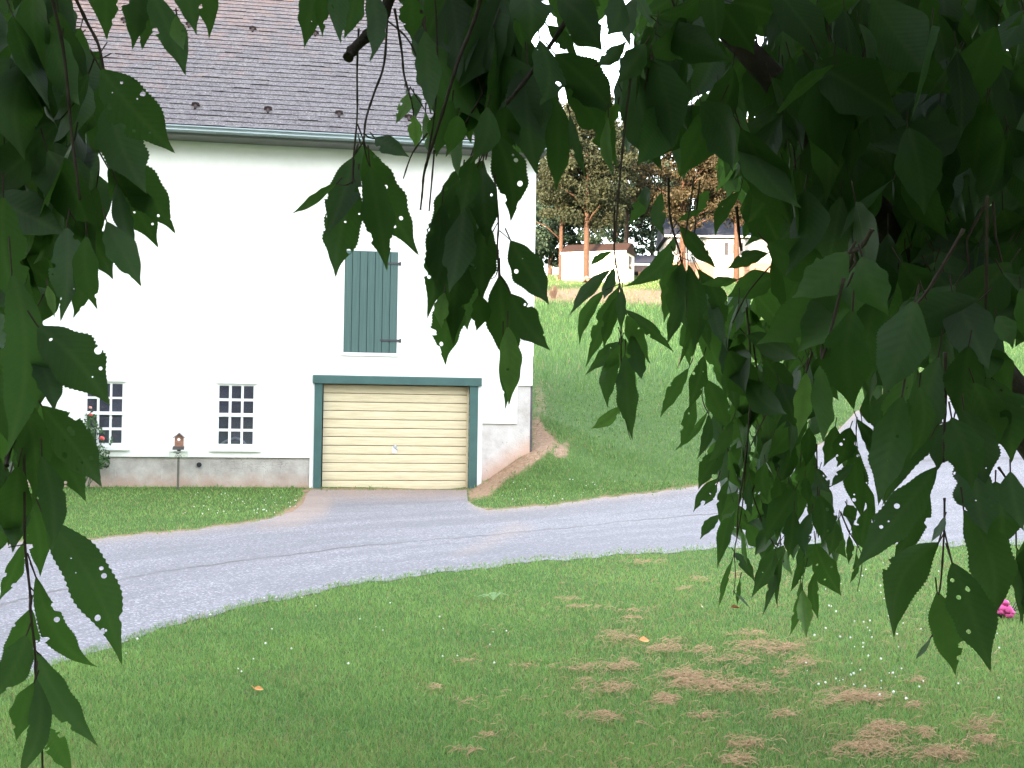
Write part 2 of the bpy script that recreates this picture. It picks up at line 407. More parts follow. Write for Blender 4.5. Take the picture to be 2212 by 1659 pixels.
MAT['pink'] = simple('pink_petal', (.68,.10,.32), .6, .3, .25, 40)
MAT['pinkpale'] = simple('pale_pink_petal', (.85,.6,.7), .6, .3, .1)
MAT['stemdark'] = simple('purple_stem', (.06,.04,.06), .7, .3, .3, 30)
MAT['orangeleaf'] = simple('fallen_orange_leaf', (.62,.27,.10), .7, .3, .2, 60)
MAT['brownleaf'] = simple('fallen_brown_leaf', (.34,.12,.06), .7, .3, .2, 60)
MAT['tanleaf'] = simple('fallen_tan_leaf', (.55,.45,.25), .7, .3, .2, 60)
MAT['sprig'] = simple('pale_green_sprig', (.28,.42,.20), .7, .3, .15, 60)
MAT['rock'] = simple('reddish_fieldstone', (.27,.16,.13), .9, .2, .3, 5)
MAT['deadshrub'] = simple('dead_stalks', (.22,.13,.09), .9, .1, .3, 20)

# ------------------------------------------------------------------ terrain
WA = rad(9.2); WP = np.array([-2.2, 20.6, 0.0])
WT = np.array([math.cos(WA), math.sin(WA), 0]); WN = np.array([-math.sin(WA), math.cos(WA), 0])   # along, inward
def wallpx(px, py, y=0.0):
    """pixel -> (u,z) in the barn's own frame, on the plane y inward"""
    r = ray(px, py); t = ((WP + WN*y - EYE) @ WN) / (r @ WN)
    p = EYE + r*t; return float((p - WP) @ WT), float(p[2])
ctrl = []
def cp(px, py, d): p = EYE + ray(px, py)*d/1.0; ctrl.append(tuple(p))
for x in (-45, -28, -14, -6, 0, 6, 13, 22, 40):
    for y in (-14, 0, 7):
        ctrl.append((x, y, 0.0))
for x, y in ((-45,14),(-28,13),(-14,12),(-8,12),(-3,12),(1,12),(-30,20),(-12,19),(-7,19.3),(-4,20),(-2.2,20.5),(-.9,20.7),(-2,16),(-.6,18.2)): ctrl.append((x, y, 0.0))
ctrl += [(-.75,20.85,.02), (-.4,20.95,.22), (.39,21.0,.74), (0,20.98,.50), (4,12.4,0), (8,13,0), (14,13,.2), (30,14,.6)]
cp(1143,1096,17.6); cp(1327,1074,18.9); cp(1500,1052,20.2); cp(1300,1000,21.5); cp(1300,944,24.5); cp(1180,900,23.5); cp(1754,972,25.0); cp(1858,882,33.0); cp(2000,855,40); cp(2212,850,46)
cp(1600,940,29); cp(1300,820,36); cp(1160,815,35); cp(1450,822,37); cp(1300,735,57); cp(1160,735,56); cp(1500,735,58); cp(1300,650,82); cp(1160,652,81); cp(1480,652,82); cp(1300,608,98); cp(1180,606,97); cp(1480,608,99); cp(1640,606,101); cp(2212,735,75); cp(1900,660,85); cp(2212,800,58); cp(1850,800,48); cp(2300,640,100)
cp(1300,602,135); cp(1640,600,135); cp(1180,602,135); cp(2300,640,135)
ctrl += [(-40,40,2),(-40,80,8),(-40,110,11),(-40,140,12),(-14,35,1.5),(-14,80,8.5),(-14,110,12.5),(-14,140,13.2),(60,40,3.5),(60,75,7),(60,110,11),(60,140,12)]
C = np.array(ctrl)
def tps_fit(C, lam=1e-3):
    n = len(C); d = np.hypot(C[:,None,0]-C[None,:,0], C[:,None,1]-C[None,:,1])
    K = np.where(d > 0, d*d*np.log(d+1e-12), 0) + lam*np.eye(n)
    Pm = np.c_[np.ones(n), C[:,:2]]
    A = np.block([[K, Pm], [Pm.T, np.zeros((3,3))]])
    return np.linalg.solve(A, np.r_[C[:,2], 0, 0, 0])
Wt = tps_fit(C)
gx = np.arange(-46, 62.1, .3); gy = np.arange(-14, 140.1, .3)
GX, GY = np.meshgrid(gx, gy, indexing='ij')
Hg = Wt[-3] + Wt[-2]*GX + Wt[-1]*GY
for i, (cx_, cy_, _) in enumerate(ctrl):
    d2 = (GX-cx_)**2 + (GY-cy_)**2; Hg += Wt[i]*.5*d2*np.log(d2+1e-12)
def hz(x, y):
    x = np.clip(np.asarray(x, float), -46, 61.9); y = np.clip(np.asarray(y, float), -14, 139.9)
    i = np.minimum(((x+46)/.3).astype(int), len(gx)-2); j = np.minimum(((y+14)/.3).astype(int), len(gy)-2)
    fx = (x-gx[i])/.3; fy = (y-gy[j])/.3
    return Hg[i,j]*(1-fx)*(1-fy)+Hg[i+1,j]*fx*(1-fy)+Hg[i,j+1]*(1-fx)*fy+Hg[i+1,j+1]*fx*fy
def ground(px, py, tmax=138.0, n=150):
    """first point of the terrain along the ray; nan where the ray misses"""
    px = np.atleast_1d(np.asarray(px, float)); py = np.atleast_1d(np.asarray(py, float))
    r = ray(px, py); ts = np.geomspace(2.5, tmax, n); lo = np.full(len(px), np.nan); hi = lo.copy(); prev = 2.0
    for tt in ts:
        p = EYE + r*tt; below = p[:,2] < hz(p[:,0], p[:,1])
        nw = below & np.isnan(hi); hi[nw] = tt; lo[nw] = prev; prev = tt
    for _ in range(14):
        m = (lo+hi)/2; p = EYE + r*np.nan_to_num(m)[:,None]
        b = p[:,2] < hz(p[:,0], p[:,1]); hi = np.where(b, m, hi); lo = np.where(b, lo, m)
    m = (lo+hi)/2; p = EYE + r*m[:,None]; return p
NEAR = np.array([(-700,1830),(-300,1625),(22,1486),(108,1443),(202,1411),(266,1389),(396,1346),(540,1310),(684,1281),(796,1258),(852,1252),(960,1238),(1104,1220),(1248,1207),(1416,1195),(1560,1186),(1776,1179),(2028,1179),(2212,1178),(2900,1178)], float)
FAR = np.array([(-700,1200),(-300,1185),(22,1171),(173,1168),(288,1157),(432,1143),(540,1130),(583,1119),(630,1107),(655,1088),(664,1066),(672,1058.5),(1009,1058.5),(1010,1082),(1028,1092),(1053,1103),(1071,1103),(1143,1096),(1327,1074),(1500,1052),(1600,1030),(1690,1003),(1754,972),(1810,930),(1850,888),(1920,864),(2020,853),(2212,850),(2900,842)], float)
def wob(x, s): return 3.0*np.sin(x*.031+s)+2.0*np.sin(x*.083+s*2)+1.3*np.sin(x*.21+s*3)
near_y = lambda x: np.interp(x, NEAR[:,0], NEAR[:,1]) + wob(x, .5)*.7
far_y = lambda x: np.interp(x, FAR[:,0], FAR[:,1]) + np.where((x > 668) & (x < 1011), 0, wob(x, 2.)*.4)
DIRT = [[(1035,1046),(1148,970),(1151,905),(1164,902),(1174,922),(1204,955),(1160,998),(1096,1034),(1056,1072),(1012,1078),(1012,1058)],
        [(560,1135),(640,1090),(664,1058),(700,1070),(680,1105),(640,1124)],
        [(1150,624),(1290,616),(1500,626),(1500,664),(1300,658),(1150,652)],
        [(655,1057),(668,1056),(668,1066),(655,1068)],
        [(1195,968),(1230,955),(1222,985),(1200,990)],
        [(1150,818),(1180,832),(1186,900),(1150,905)]]
def dirt_mask(px, py, z):
    m = np.zeros(np.shape(px))
    for k, pl in enumerate(DIRT):
        s = np.where(k == 3, 5., 14.) if k != 2 else 10.
        m = np.maximum(m, np.clip(.5 - poly_dist(px, py, pl)/(2*s), 0, 1)*(.5 if k == len(DIRT)-1 else (.62 if k == 2 else 1)))
    e = np.abs(py-far_y(px)+2)/6.0
    m = np.maximum(m, np.clip(.62 - e*.5, 0, .62)*((px > -500) & (px < 2700)))
    return np.where(z > 1, m, 0)
xs = np.unique(np.concatenate([np.linspace(-900, -46, 14), np.arange(-46, -13, 1.5), np.arange(-13, 14, .14), np.arange(14, 62, 1.2), np.linspace(62, 900, 14)]))
ys = np.unique(np.concatenate([np.linspace(-900, -14, 14), np.arange(-14, 4, 1.0), np.arange(4, 27, .14), np.arange(27, 60, .5), np.arange(60, 140, .9), np.linspace(140, 1600, 14)]))
X, Y = np.meshgrid(xs, ys, indexing='ij'); Z = hz(X, Y)
V = np.c_[X.ravel(), Y.ravel(), Z.ravel()]
I = np.arange(len(xs)*len(ys)).reshape(len(xs), len(ys))
Q = np.c_[I[:-1,:-1].ravel(), I[1:,:-1].ravel(), I[1:,1:].ravel(), I[:-1,1:].ravel()]
px, py, zz = proj(V)
tag(mesh_np('ground', V, Q, MAT['ground'], smooth=True, attrs={'dirt': dirt_mask(px, py, zz)}), kind='structure')
# driveway: a sheet laid on the terrain between its two edges
sx = np.unique(np.concatenate([np.linspace(-700, 2900, 330), np.linspace(560, 700, 60), np.linspace(990, 1080, 50)]))
nv = 30; rows = []
for j in range(nv+1):
    f = j/nv
    yy = far_y(sx)*(1-f) + near_y(sx)*f
    rows.append(ground(sx, yy))
R = np.stack(rows, 1)                                   # (nx, nv+1, 3)
R[..., 2] = hz(R[..., 0], R[..., 1]) + .006
ok = ~np.isnan(R).any(axis=(1, 2)); R = R[ok]; sxo = sx[ok]; nx = len(sxo)
I = np.arange(nx*(nv+1)).reshape(nx, nv+1)
Q = np.c_[I[:-1,:-1].ravel(), I[:-1,1:].ravel(), I[1:,1:].ravel(), I[1:,:-1].ravel()]
px, py, _ = proj(R.reshape(-1, 3))
soil = np.clip(.55 - poly_dist(px, py, [(560,1138),(640,1092),(660,1050),(1020,1050),(1012,1072),(900,1074),(720,1078),(700,1112),(640,1132)])/26., 0, 1)*.5
soil = np.maximum(soil, np.clip(.4 - poly_dist(px, py, [(1105,1128),(1150,1140),(1075,1172),(1020,1195),(980,1200),(1050,1165)])/30., 0, 1)*.3)
soil = np.maximum(soil, .55*np.exp(-np.abs(py-far_y(px))/6.) )
vv = np.tile(np.linspace(0, 1, nv+1), nx); uu = np.repeat(sxo/1000., nv+1)
# seam fraction is measured from the far edge outside the garage apron so that it runs straight
base_far = np.interp(px, [-700, 540, 1143, 1500], [1200, 1130, 1096, 1052]); vv2 = (py-base_far)/(near_y(px)-base_far)
tag(mesh_np('driveway', R.reshape(-1, 3), Q, MAT['road'], smooth=True, attrs={'road': np.c_[uu, np.where(px < 1600, vv2, vv), soil]}), kind='structure')

# ------------------------------------------------------------------ barn
barn = empty('barn', WP, WA, 'large white stucco barn with a slate roof, cream garage door and green trim', 'barn')
L_, DEP = -13.0, 11.0
uR = wallpx(1155, 600)[0]; uRf = wallpx(1146, 900)[0]
zE = wallpx(700, 302)[1] + .12
def rect(x0, y0, x1, y1, inset=0): 
    a = wallpx(x0, (y0+y1)/2)[0]; b = wallpx(x1, (y0+y1)/2)[0]; c = wallpx((x0+x1)/2, y1)[1]; d = wallpx((x0+x1)/2, y0)[1]
    return a, b, c, d
dx0, dx1, dz0, dz1 = rect(695, 829, 1013, 1058); dz0 = 0.0
w2 = rect(468, 829, 551, 965); w1 = rect(182, 824, 268, 962)
sh = rect(743.5, 542.5, 858.5, 762)
zf = wallpx(500, 988)[1]; zs1 = wallpx(1080, 915)[1]; zs2 = wallpx(1130, 833)[1]; uS = wallpx(1117, 880)[0]
pL = wallpx(678, 950)[0]; pR = wallpx(1031, 950)[0]
def holes(u, z, which):
    return any(a < u < b and c < z < d for a, b, c, d in which)
OPEN = [(dx0, dx1, -2, dz1), w1, w2, sh]
# plastered face, proud of the foundation
def solid(u, z):
    if holes(u, z, OPEN): return False
    if pL-.07 < u < pR+.09: return True
    if u < pL: return z > zf
    if u < uS: return z > zs1
    return z > zs2
us = [L_, w1[0], w1[1], w2[0], w2[1], pL-.07, dx0, sh[0], sh[1], dx1, pR+.09, uS, uRf+.03, uR]
zs = [-.15, zf, zs1, zs2, dz1, w1[2], w1[3], w2[2], w2[3], sh[2], sh[3], zE]
mb = MB(); grid_panel(mb, us, zs, lambda u, z: solid(u, z) and not (u > uRf+.03 and z < wallpx(1150, 800)[1]), 0.0, .05)
wall = mb.build('wall', MAT['stucco'], barn)
mb = MB(); grid_panel(mb, us, zs, lambda u, z: not holes(u, z, OPEN), .052, .4)
mb.box(L_, L_+.4, .42, DEP, -.3, zE); mb.box(uR-.4, uR-.02, .42, DEP, -.3, zE); mb.box(L_, uR-.02, DEP-.4, DEP, -.3, zE)
ridge = zE + DEP/2*math.tan(rad(40))
for x0, x1 in ((L_, L_+.38), (uR-.4, uR-.03)):
    mb.add([(x0,.05,zE),(x0,DEP,zE),(x0,DEP/2,ridge),(x1,.05,zE),(x1,DEP,zE),(x1,DEP/2,ridge)], [(0,2,1),(3,4,5),(0,1,4,3),(1,2,5,4),(2,0,3,5)])
mb.box(L_+.42, uR-.42, .42, DEP-.42, 2.6, 2.75)
mb.build('inner_shell', MAT['inside'], barn)
# parged foundation, left stretch and the stepped right stretch, cut by the doorway
def fsolid(u, z):
    if pL-.07 < u < pR+.07: return False
    return True
mb = MB(); grid_panel(mb, [L_, pL-.072], [-.5, zf+.06], lambda u, z: True, .044, .0505)
mb.build('foundation', MAT['found'], barn)
mb = MB(); grid_panel(mb, [pR+.095, uRf], [-.5, zs2+.05], lambda u, z: True, .044, .0505)
mb.box(uRf-.03, uRf-.001, .046, DEP-.01, -.5, zs2+.05)
mb.build('foundation', MAT['found2'], barn)
mb = MB(); pu, pz = wallpx(430, 1004); mb.tube([(pu, .018, pz), (pu, -.004, pz)], .045, 12); mb.build('pipe_hole', MAT['dark'], barn)
# garage door: ribbed leaf set back between green posts
gd = empty('garage_door', (0, .13, 0)); gd.parent = barn
top = dz1 - .03; nr = 12; hh = top/nr; mb = MB()
for k in range(nr):
    z0 = k*hh+.008; z1 = (k+1)*hh-.004
    prof = [(.05, z0), (.004, z0), (.0, z0+.008), (-.002, (z0+z1)/2), (.002, z1-.008), (.008, z1), (.05, z1)]
    mb.extrude_x(prof, dx0+.02, dx1-.03)
mb.mi = 1; mb.box(dx0+.02, dx1-.03, .03, .048, 0.005, top); mb.mi = 0
mb.build('door_leaf', [MAT['door'], MAT['doorgap']], gd)
mb = MB(); hx, hz_ = wallpx(853, 969); mb.box(hx-.045, hx+.05, -.02, -.008, hz_-.09, hz_+.03); mb.build('handle_plate', MAT['white'], gd)
mb = MB(); mb.tube([(hx+.01, -.02, hz_+.035), (hx+.01, -.05, hz_+.035)], .032, 12); mb.tube([(hx-.02,-.045,hz_+.035),(hx+.05,-.045,hz_-.03)], .011, 6); mb.build('handle', MAT['alu'], gd, True)
mb = MB(); mb.box(dx1-.028, dx1-.002, -.06, .05, 0, top); mb.build('door_track', MAT['door'], gd)
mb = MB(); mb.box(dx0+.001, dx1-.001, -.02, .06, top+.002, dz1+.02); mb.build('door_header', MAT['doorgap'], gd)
# green frame
fr_ = empty('door_frame', (0, 0, 0)); fr_.parent = barn
zl0 = wallpx(853, 831)[1]; zl1 = wallpx(853, 813)[1]; lu0 = wallpx(676, 820)[0]; lu1 = wallpx(1040, 820)[0]
mb = MB(); mb.box(pL, dx0, -.035, .12, 0, zl0); mb.build('post', MAT['green'], fr_)
mb = MB(); mb.box(dx1, pR, -.035, .12, 0, zl0); mb.build('post', MAT['green'], fr_)
mb = MB(); mb.extrude_x([(.04, zl0+.002), (-.065, zl0+.002), (-.065, zl1-.015), (-.05, zl1), (.04, zl1)], lu0, lu1); mb.build('lintel', MAT['green'], fr_)
# loft shutter
st_ = empty('loft_shutter', (0, 0, 0)); st_.parent = barn
mb = MB(); nb = 7; wv = (sh[1]-sh[0])/nb
for k in range(nb):
    a = sh[0]+k*wv; mb.box(a+.005, a+wv-.005, -.012+.003*(k % 2), .045, sh[2]+.002, sh[3]-.002)
mb.mi = 1; mb.box(sh[0], sh[1], .02, .05, sh[2], sh[3])
mb.build('plank_panel', [MAT['plank'], MAT['gap']], st_)
for yy, x0 in ((569, 834), (735, 820)):
    u0, z0 = wallpx(x0, yy); u1, _ = wallpx(861, yy); mb = MB()
    mb.box(u0, u1+.02, -.024, -.0125, z0-.018, z0+.018); mb.tube([(u1+.03, -.02, z0-.035), (u1+.03, -.02, z0+.035)], .017, 8)
    mb.build('strap_hinge', MAT['iron'], st_)
mb = MB(); mb.box(sh[0]-.05, sh[1]+.05, -.03, .04, sh[2]-.06, sh[2]-.004); mb.build('shutter_sill', MAT['white'], st_)
# windows, 3 x 4 lights, two sashes
def window(w, cols, rowsz):
    e = empty('window', (0, 0, 0)); e.parent = barn
    a, b, c, d = w; mb = MB()
    us_ = [a, b] + [v for p in cols for v in p]; zs_ = [c, d] + [v for p in rowsz for v in p]
    grid_panel(mb, us_, zs_, lambda u, z: not (any(p[0] < u < p[1] for p in cols) and any(min(p) < z < max(p) for p in rowsz)), .025, .06)
    mid = (rowsz[1][1] + rowsz[2][0])/2
    mb.box(a+.002, b-.002, .005, .0248, mid-.025, mid+.025)
    mb.build('frame', MAT['white'], e)
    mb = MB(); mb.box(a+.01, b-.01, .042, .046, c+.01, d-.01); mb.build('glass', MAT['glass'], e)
    mb = MB(); mb.extrude_x([(.04, c-.002), (-.06, c-.03), (-.06, c-.085), (.04, c-.075)], a-.11, b+.11); mb.build('sill', MAT['white'], e)
    mb = MB(); mb.box(a-.05, b+.05, -.018, .03, d+.002, d+.05); mb.build('drip_board', MAT['white'], e)
def cells(xs_, ys_, xm, ym):
    cols = [(wallpx(p, ym)[0], wallpx(q, ym)[0]) for p, q in xs_]
    rws = [(wallpx(xm, p)[1], wallpx(xm, q)[1]) for p, q in ys_]
    return cols, rws
window(w2, *cells([(472.3,493.5),(499,520),(525,546.5)], [(833.5,861),(866.5,892.5),(901,926.5),(932,959.5)], 510, 900))
window(w1, *cells([(187,208.5),(213.5,236),(240.5,263)], [(828.5,857),(861.5,889),(896,923.5),(929,957)], 225, 895))
# roof: courses of slates laid as stepped slabs
PIT = rad(40); cp_, sp_ = math.cos(PIT), math.sin(PIT)
OV = .50; y_e = -OV; z_e = wallpx(700, 302, -OV-.1)[1] + .155
exp_ = .205; slope_len = (DEP/2 + OV)/cp_; nc = int(slope_len/exp_)
Vr, Fr, mi, tone = [], [], [], []
rr = random.Random(4)
for k in range(nc+1):
    s0 = k*exp_; u = L_-.3 - rr.random()*.3
    while u < uR+.12:
        w = rr.choice((.22, .28, .3, .36, .45)); u1 = min(u+w, uR+.12); lift = .019+rr.random()*.008*(1 if rr.random() < .8 else 2); ds = rr.uniform(-.006, .006)
        a, b = s0+ds, min(s0+exp_*1.7, slope_len)
        pt = lambda s, n, uu: (uu, y_e + s*cp_ - n*sp_, z_e + s*sp_ + n*cp_)
        n0 = len(Vr)
        Vr += [pt(a, lift, u+.0004), pt(a, lift, u1-.0004), pt(b, .001, u1-.0004), pt(b, .001, u+.0004), pt(a, 0.0, u+.0004), pt(a, 0.0, u1-.0004)]
        tn = rr.random(); tone += [tn]*6
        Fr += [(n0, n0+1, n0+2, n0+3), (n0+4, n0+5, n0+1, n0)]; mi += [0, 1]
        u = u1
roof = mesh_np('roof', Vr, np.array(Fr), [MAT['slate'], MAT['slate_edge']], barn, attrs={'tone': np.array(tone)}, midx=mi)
mb = MB(); zr = z_e + slope_len*sp_
mb.add([(L_-.3,y_e+.01,z_e-.02),(uR+.1,y_e+.01,z_e-.02),(uR+.1,DEP/2,zr-.02),(L_-.3,DEP/2,zr-.02),(L_-.3,DEP+OV,z_e-.02),(uR+.1,DEP+OV,z_e-.02),
        (L_-.3,y_e+.05,z_e-.14),(uR+.1,y_e+.05,z_e-.14),(uR+.1,DEP/2,zr-.16),(L_-.3,DEP/2,zr-.16)],
       [(0,1,2,3),(3,2,5,4),(7,6,9,8),(0,6,7,1)])
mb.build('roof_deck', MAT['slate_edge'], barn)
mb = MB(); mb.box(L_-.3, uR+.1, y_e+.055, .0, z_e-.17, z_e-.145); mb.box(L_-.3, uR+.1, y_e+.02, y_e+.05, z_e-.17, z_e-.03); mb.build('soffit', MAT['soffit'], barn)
gtop = z_e - .02
mb = MB(); gy0 = y_e
prof = [(gy0+.015, gtop), (gy0-.09, gtop), (gy0-.105, gtop-.01), (gy0-.105, gtop-.028), (gy0-.085, gtop-.036), (gy0-.075, gtop-.062), (gy0-.10, gtop-.07), (gy0-.105, gtop-.09), (gy0-.09, gtop-.104), (gy0+.0, gtop-.112), (gy0+.015, gtop-.1)]
inner = [(gy0+.008, gtop-.004), (gy0+.008, gtop-.09), (gy0-.06, gtop-.09), (gy0-.082, gtop-.004)]
mb.extrude_x(prof[1:], L_-.3, uR+.1, False); mb.extrude_x([(gy0-.09, gtop), (gy0-.08, gtop-.002), (gy0-.07, gtop-.09), (gy0+.0, gtop-.095)], L_-.3, uR+.1, False)
x = L_+.5
while x < uR: mb.box(x, x+.012, gy0-.109, gy0, gtop-.113, gtop-.105); x += .92
mb.build('gutter', MAT['gutter'], barn)
# snow guards: small cast brackets in staggered rows
for row, (s0, off) in enumerate(((.74, -.17), (4.55, .60))):
    x = L_ + .35 + off
    while x < uR:
        mb = MB(); c_ = lambda s, n, uu: (uu, y_e + s*cp_ - n*sp_, z_e + s*sp_ + n*cp_)
        mb.add([c_(s0, .03, x-.08), c_(s0-.02, .03, x+.08), c_(s0, .095, x+.065), c_(s0, .11, x), c_(s0, .095, x-.065), c_(s0+.02, .03, x-.08), c_(s0+.02, .03, x+.08), c_(s0+.02, .1, x)],
               [(0,1,2,3,4), (5,7,6), (0,4,7,5), (1,6,7,2), (4,3,7), (3,2,7)])
        mb.tube([c_(s0, .04, x), c_(s0-.12, .034, x)], [.035, .02], 6)
        mb.build('snow_guard', MAT['guard'], roof); x += 1.3
# white hose inside, behind the lower lights of the right hand window
hp = [wallpx(p, q, .075) for p, q in ((474,962),(484,955),(496,949),(508,946),(517,948),(526,954),(534,963))]
mb = MB(); O = WP
mb.tube([O + WT*u + WN*.075 + np.array([0,0,z]) for u, z in [(hp[0][0]-.02, hp[0][1]-.3)] + hp + [(hp[-1][0]+.02, hp[-1][1]-.3)]], .022, 8)
tag(mb.build('hose', MAT['hose'], None, True), 'loop of white hose behind the bottom panes of the window nearest the garage door', 'hose')

# ------------------------------------------------------------------ birdhouse on its pole, with a plaque
DB = 19.6
def bh(px, py): p = EYE + ray(px, py)*DB; return p[0], p[2]
bx, bz = bh(384.5, 1062); bx = float(bx); by = float((EYE+ray(384.5, 1000)*DB)[1]); gz = float(hz(bx, by))
b = empty('birdhouse', (bx, by, gz), math.atan2(-bx, by), 'brown wooden birdhouse with a plaque on a thin pole before the barn foundation', 'birdhouse')
loc = lambda px, py: ((bh(px, py)[0]-bx)*1.03, bh(px, py)[1]-gz)
mb = MB(); zt = loc(384, 975)[1]; mb.tube([(0, 0, -.2), (0, 0, zt)], .02, 8); mb.build('pole', MAT['pole'], b)
x0, _ = loc(377.5, 960); x1, z1 = loc(396, 945); z0 = loc(385, 964)[1]; cxh, czh = loc(386, 949.5); zap = loc(386, 936.5)[1]
# body with a round hole right through
mb = MB(); n = 16; hw = (x1-x0)/2; xm = (x0+x1)/2; D2 = .06
ring = [(cxh+.027*math.cos(2*math.pi*k/n), czh+.027*math.sin(2*math.pi*k/n)) for k in range(n)]
outl = []
for k in range(n):
    a = 2*math.pi*k/n; ca, sa = math.cos(a), math.sin(a)
    tx = (x1-cxh)/ca if ca > 1e-6 else ((x0-cxh)/ca if ca < -1e-6 else 1e9)
    tz = (z1-czh)/sa if sa > 1e-6 else ((z0-czh)/sa if sa < -1e-6 else 1e9)
    s_ = min(tx, tz); outl.append((cxh+s_*ca, czh+s_*sa))
cor = [(x1,z1),(x0,z1),(x0,z0),(x1,z0)]
for q in cor:
    k = min(range(n), key=lambda k: (outl[k][0]-q[0])**2+(outl[k][1]-q[1])**2); outl[k] = q
for sgn, yy in ((0, -D2), (1, D2)):
    vs = [(p[0], yy, p[1]) for p in ring] + [(p[0], yy, p[1]) for p in outl]
    mb.add(vs, [((k, n+k, n+(k+1) % n, (k+1) % n) if sgn == 0 else ((k+1) % n, n+(k+1) % n, n+k, k)) for k in range(n)])
mb.add([(p[0], y, p[1]) for y in (-D2, D2) for p in ring], [(k, (k+1) % n, n+(k+1) % n, n+k) for k in range(n)])
mb.add([(p[0], y, p[1]) for y in (-D2, D2) for p in outl], [(n+k, n+(k+1) % n, (k+1) % n, k) for k in range(n)])
mb.prism_y([(x0, z1+.001), (x1, z1+.001), (xm, zap)], -D2, D2)
mb.build('body', MAT['bhwood'], b)
mb = MB(); rl, zl = loc(374, 945); rr_, _ = loc(398.5, 945); _, za = loc(386, 934); th_ = .018
mb.prism_y([(rl, zl), (rl+.01, zl-.012), (xm, za-th_), (rr_-.01, zl-.012), (rr_, zl), (xm, za)], -D2-.04, D2+.04); mb.build('roof', MAT['bhroof'], b)
mb = MB(); a0, zz0 = loc(373.5, 971); a1, zz1 = loc(396.5, 964.2)
mb.prism_y([(a0, zz0), (a1, zz0), (a1+.004, zz1), (x1+.01, zz1), (x0-.02, zz1), (a0+.01, zz1-.01), (a0, zz1-.03)], -D2-.05, D2+.05); mb.tube([(xm, 0, zz0+.002), (xm, 0, zz0-.035)], [.045, .02], 8); mb.build('base', MAT['bhdark'], b)
mb = MB(); a0, q0 = loc(367, 987); a1, q1 = loc(404, 974.6)
mb.prism_y([(a0, q0), (a1, q0), (a1+.012, (q0+q1)/2), (a1, q1), (a0, q1), (a0-.012, (q0+q1)/2)], -.035, -.02); pl_ = mb.build('plaque', MAT['plaque'], b)
mb = MB(); rr2 = random.Random(3); w_ = a1-a0; y_ = -.0355
for k in range(13):                                        # garland of little leaves along the top of the plaque
    xx = a0+w_*(.05+.9*k/12); q = q1-.02-.02*abs(k/12-.3)+rr2.uniform(-.006, .006); s_ = .02 if 2 < k < 8 else .011
    mb.add([(xx-s_, y_-.001, q), (xx, y_-.001, q-s_*.6), (xx+s_, y_-.001, q), (xx, y_-.001, q+s_*.6)], [(0,1,2,3)])
mb.build('garland', MAT['garland'], pl_)
mb = MB()
def stroke(x, z, dx, dz, w=.0035): 
    l = math.hypot(dx, dz); nx_, nz_ = -dz/l*w, dx/l*w
    mb.add([(x-nx_, y_-.001, z-nz_), (x+dx-nx_, y_-.001, z+dz-nz_), (x+dx+nx_, y_-.001, z+dz+nz_), (x+nx_, y_-.001, z+nz_)], [(0,1,2,3)])
xc = a0+w_*.46; zc = q0+.028
stroke(xc-.03, q0+.062, .055, 0, .006); mb.build('lettering', MAT['ink'], pl_); mb = MB()
for k in range(9):                                         # weathered script, too worn to read
    stroke(xc-.05+k*.0135, zc-.008+rr2.uniform(-.003, .003), .0135, .026*(1 if k % 2 else -1), .005)
mb.build('lettering', MAT['ink'], pl_)
mb = MB(); stroke(xc+.10, zc-.004, .016, .001, .004); mb.build('lettering', MAT['ink'], pl_)

# ------------------------------------------------------------------ rose bush by the left window
DR = 19.55
def rp(px, py, d=DR): return EYE + ray(px, py)*d
rb0 = rp(185, 1060); rb0[2] = hz(rb0[0], rb0[1])
rose = empty('rose_bush', rb0, 0, 'climbing rose with red blooms against the barn by the left window', 'rose bush')
mb = MB(); rr3 = random.Random(9)
for k, (tx, ty) in enumerate(((197,880),(190,905),(174,905),(222,950),(230,975),(215,1000),(170,960),(150,940),(205,925),(235,990))):
    p0 = rp(182+rr3.uniform(-10, 12), 1058); p1 = rp((182+tx)/2+rr3.uniform(-12, 12), (1058+ty)/2, DR+rr3.uniform(-.15, .15)); p2 = rp(tx, ty, DR+rr3.uniform(-.1, .1))
    mb.tube([p0-rb0, p1-rb0, p2-rb0], [.008, .006, .003], 5)
mb.build('stems', MAT['roseleaf'], rose)
LV, LF = [], []
spots = [(196,915,14,30,110),(205,945,22,28,150),(215,985,22,22,150),(222,1000,14,14,80),(172,918,14,8,14),(180,960,25,40,160),(165,1000,25,40,160),(240,952,6,10,8)]
for cx_, cy_, rx, ry, nn in spots:
    for _ in range(nn):
        a = rr3.uniform(0, 6.28); q = math.sqrt(rr3.random()); p = rp(cx_+rx*q*math.cos(a), cy_+ry*q*math.sin(a), DR+rr3.uniform(-.22, .22))-rb0
        u1 = np.array([rr3.gauss(0,1), rr3.gauss(0,1), rr3.gauss(0,1)]); u1 /= np.linalg.norm(u1); u2 = np.cross(u1, [rr3.gauss(0,1), rr3.gauss(0,1), rr3.gauss(0,1)]); u2 /= np.linalg.norm(u2)
        s_ = rr3.uniform(.025, .045); n0 = len(LV)
        LV += [p-u1*s_, p+u2*s_*.55, p+u1*s_, p-u2*s_*.55]; LF.append((n0, n0+1, n0+2, n0+3))
mesh_np('leaves', LV, np.array(LF), MAT['roseleaf'], rose)
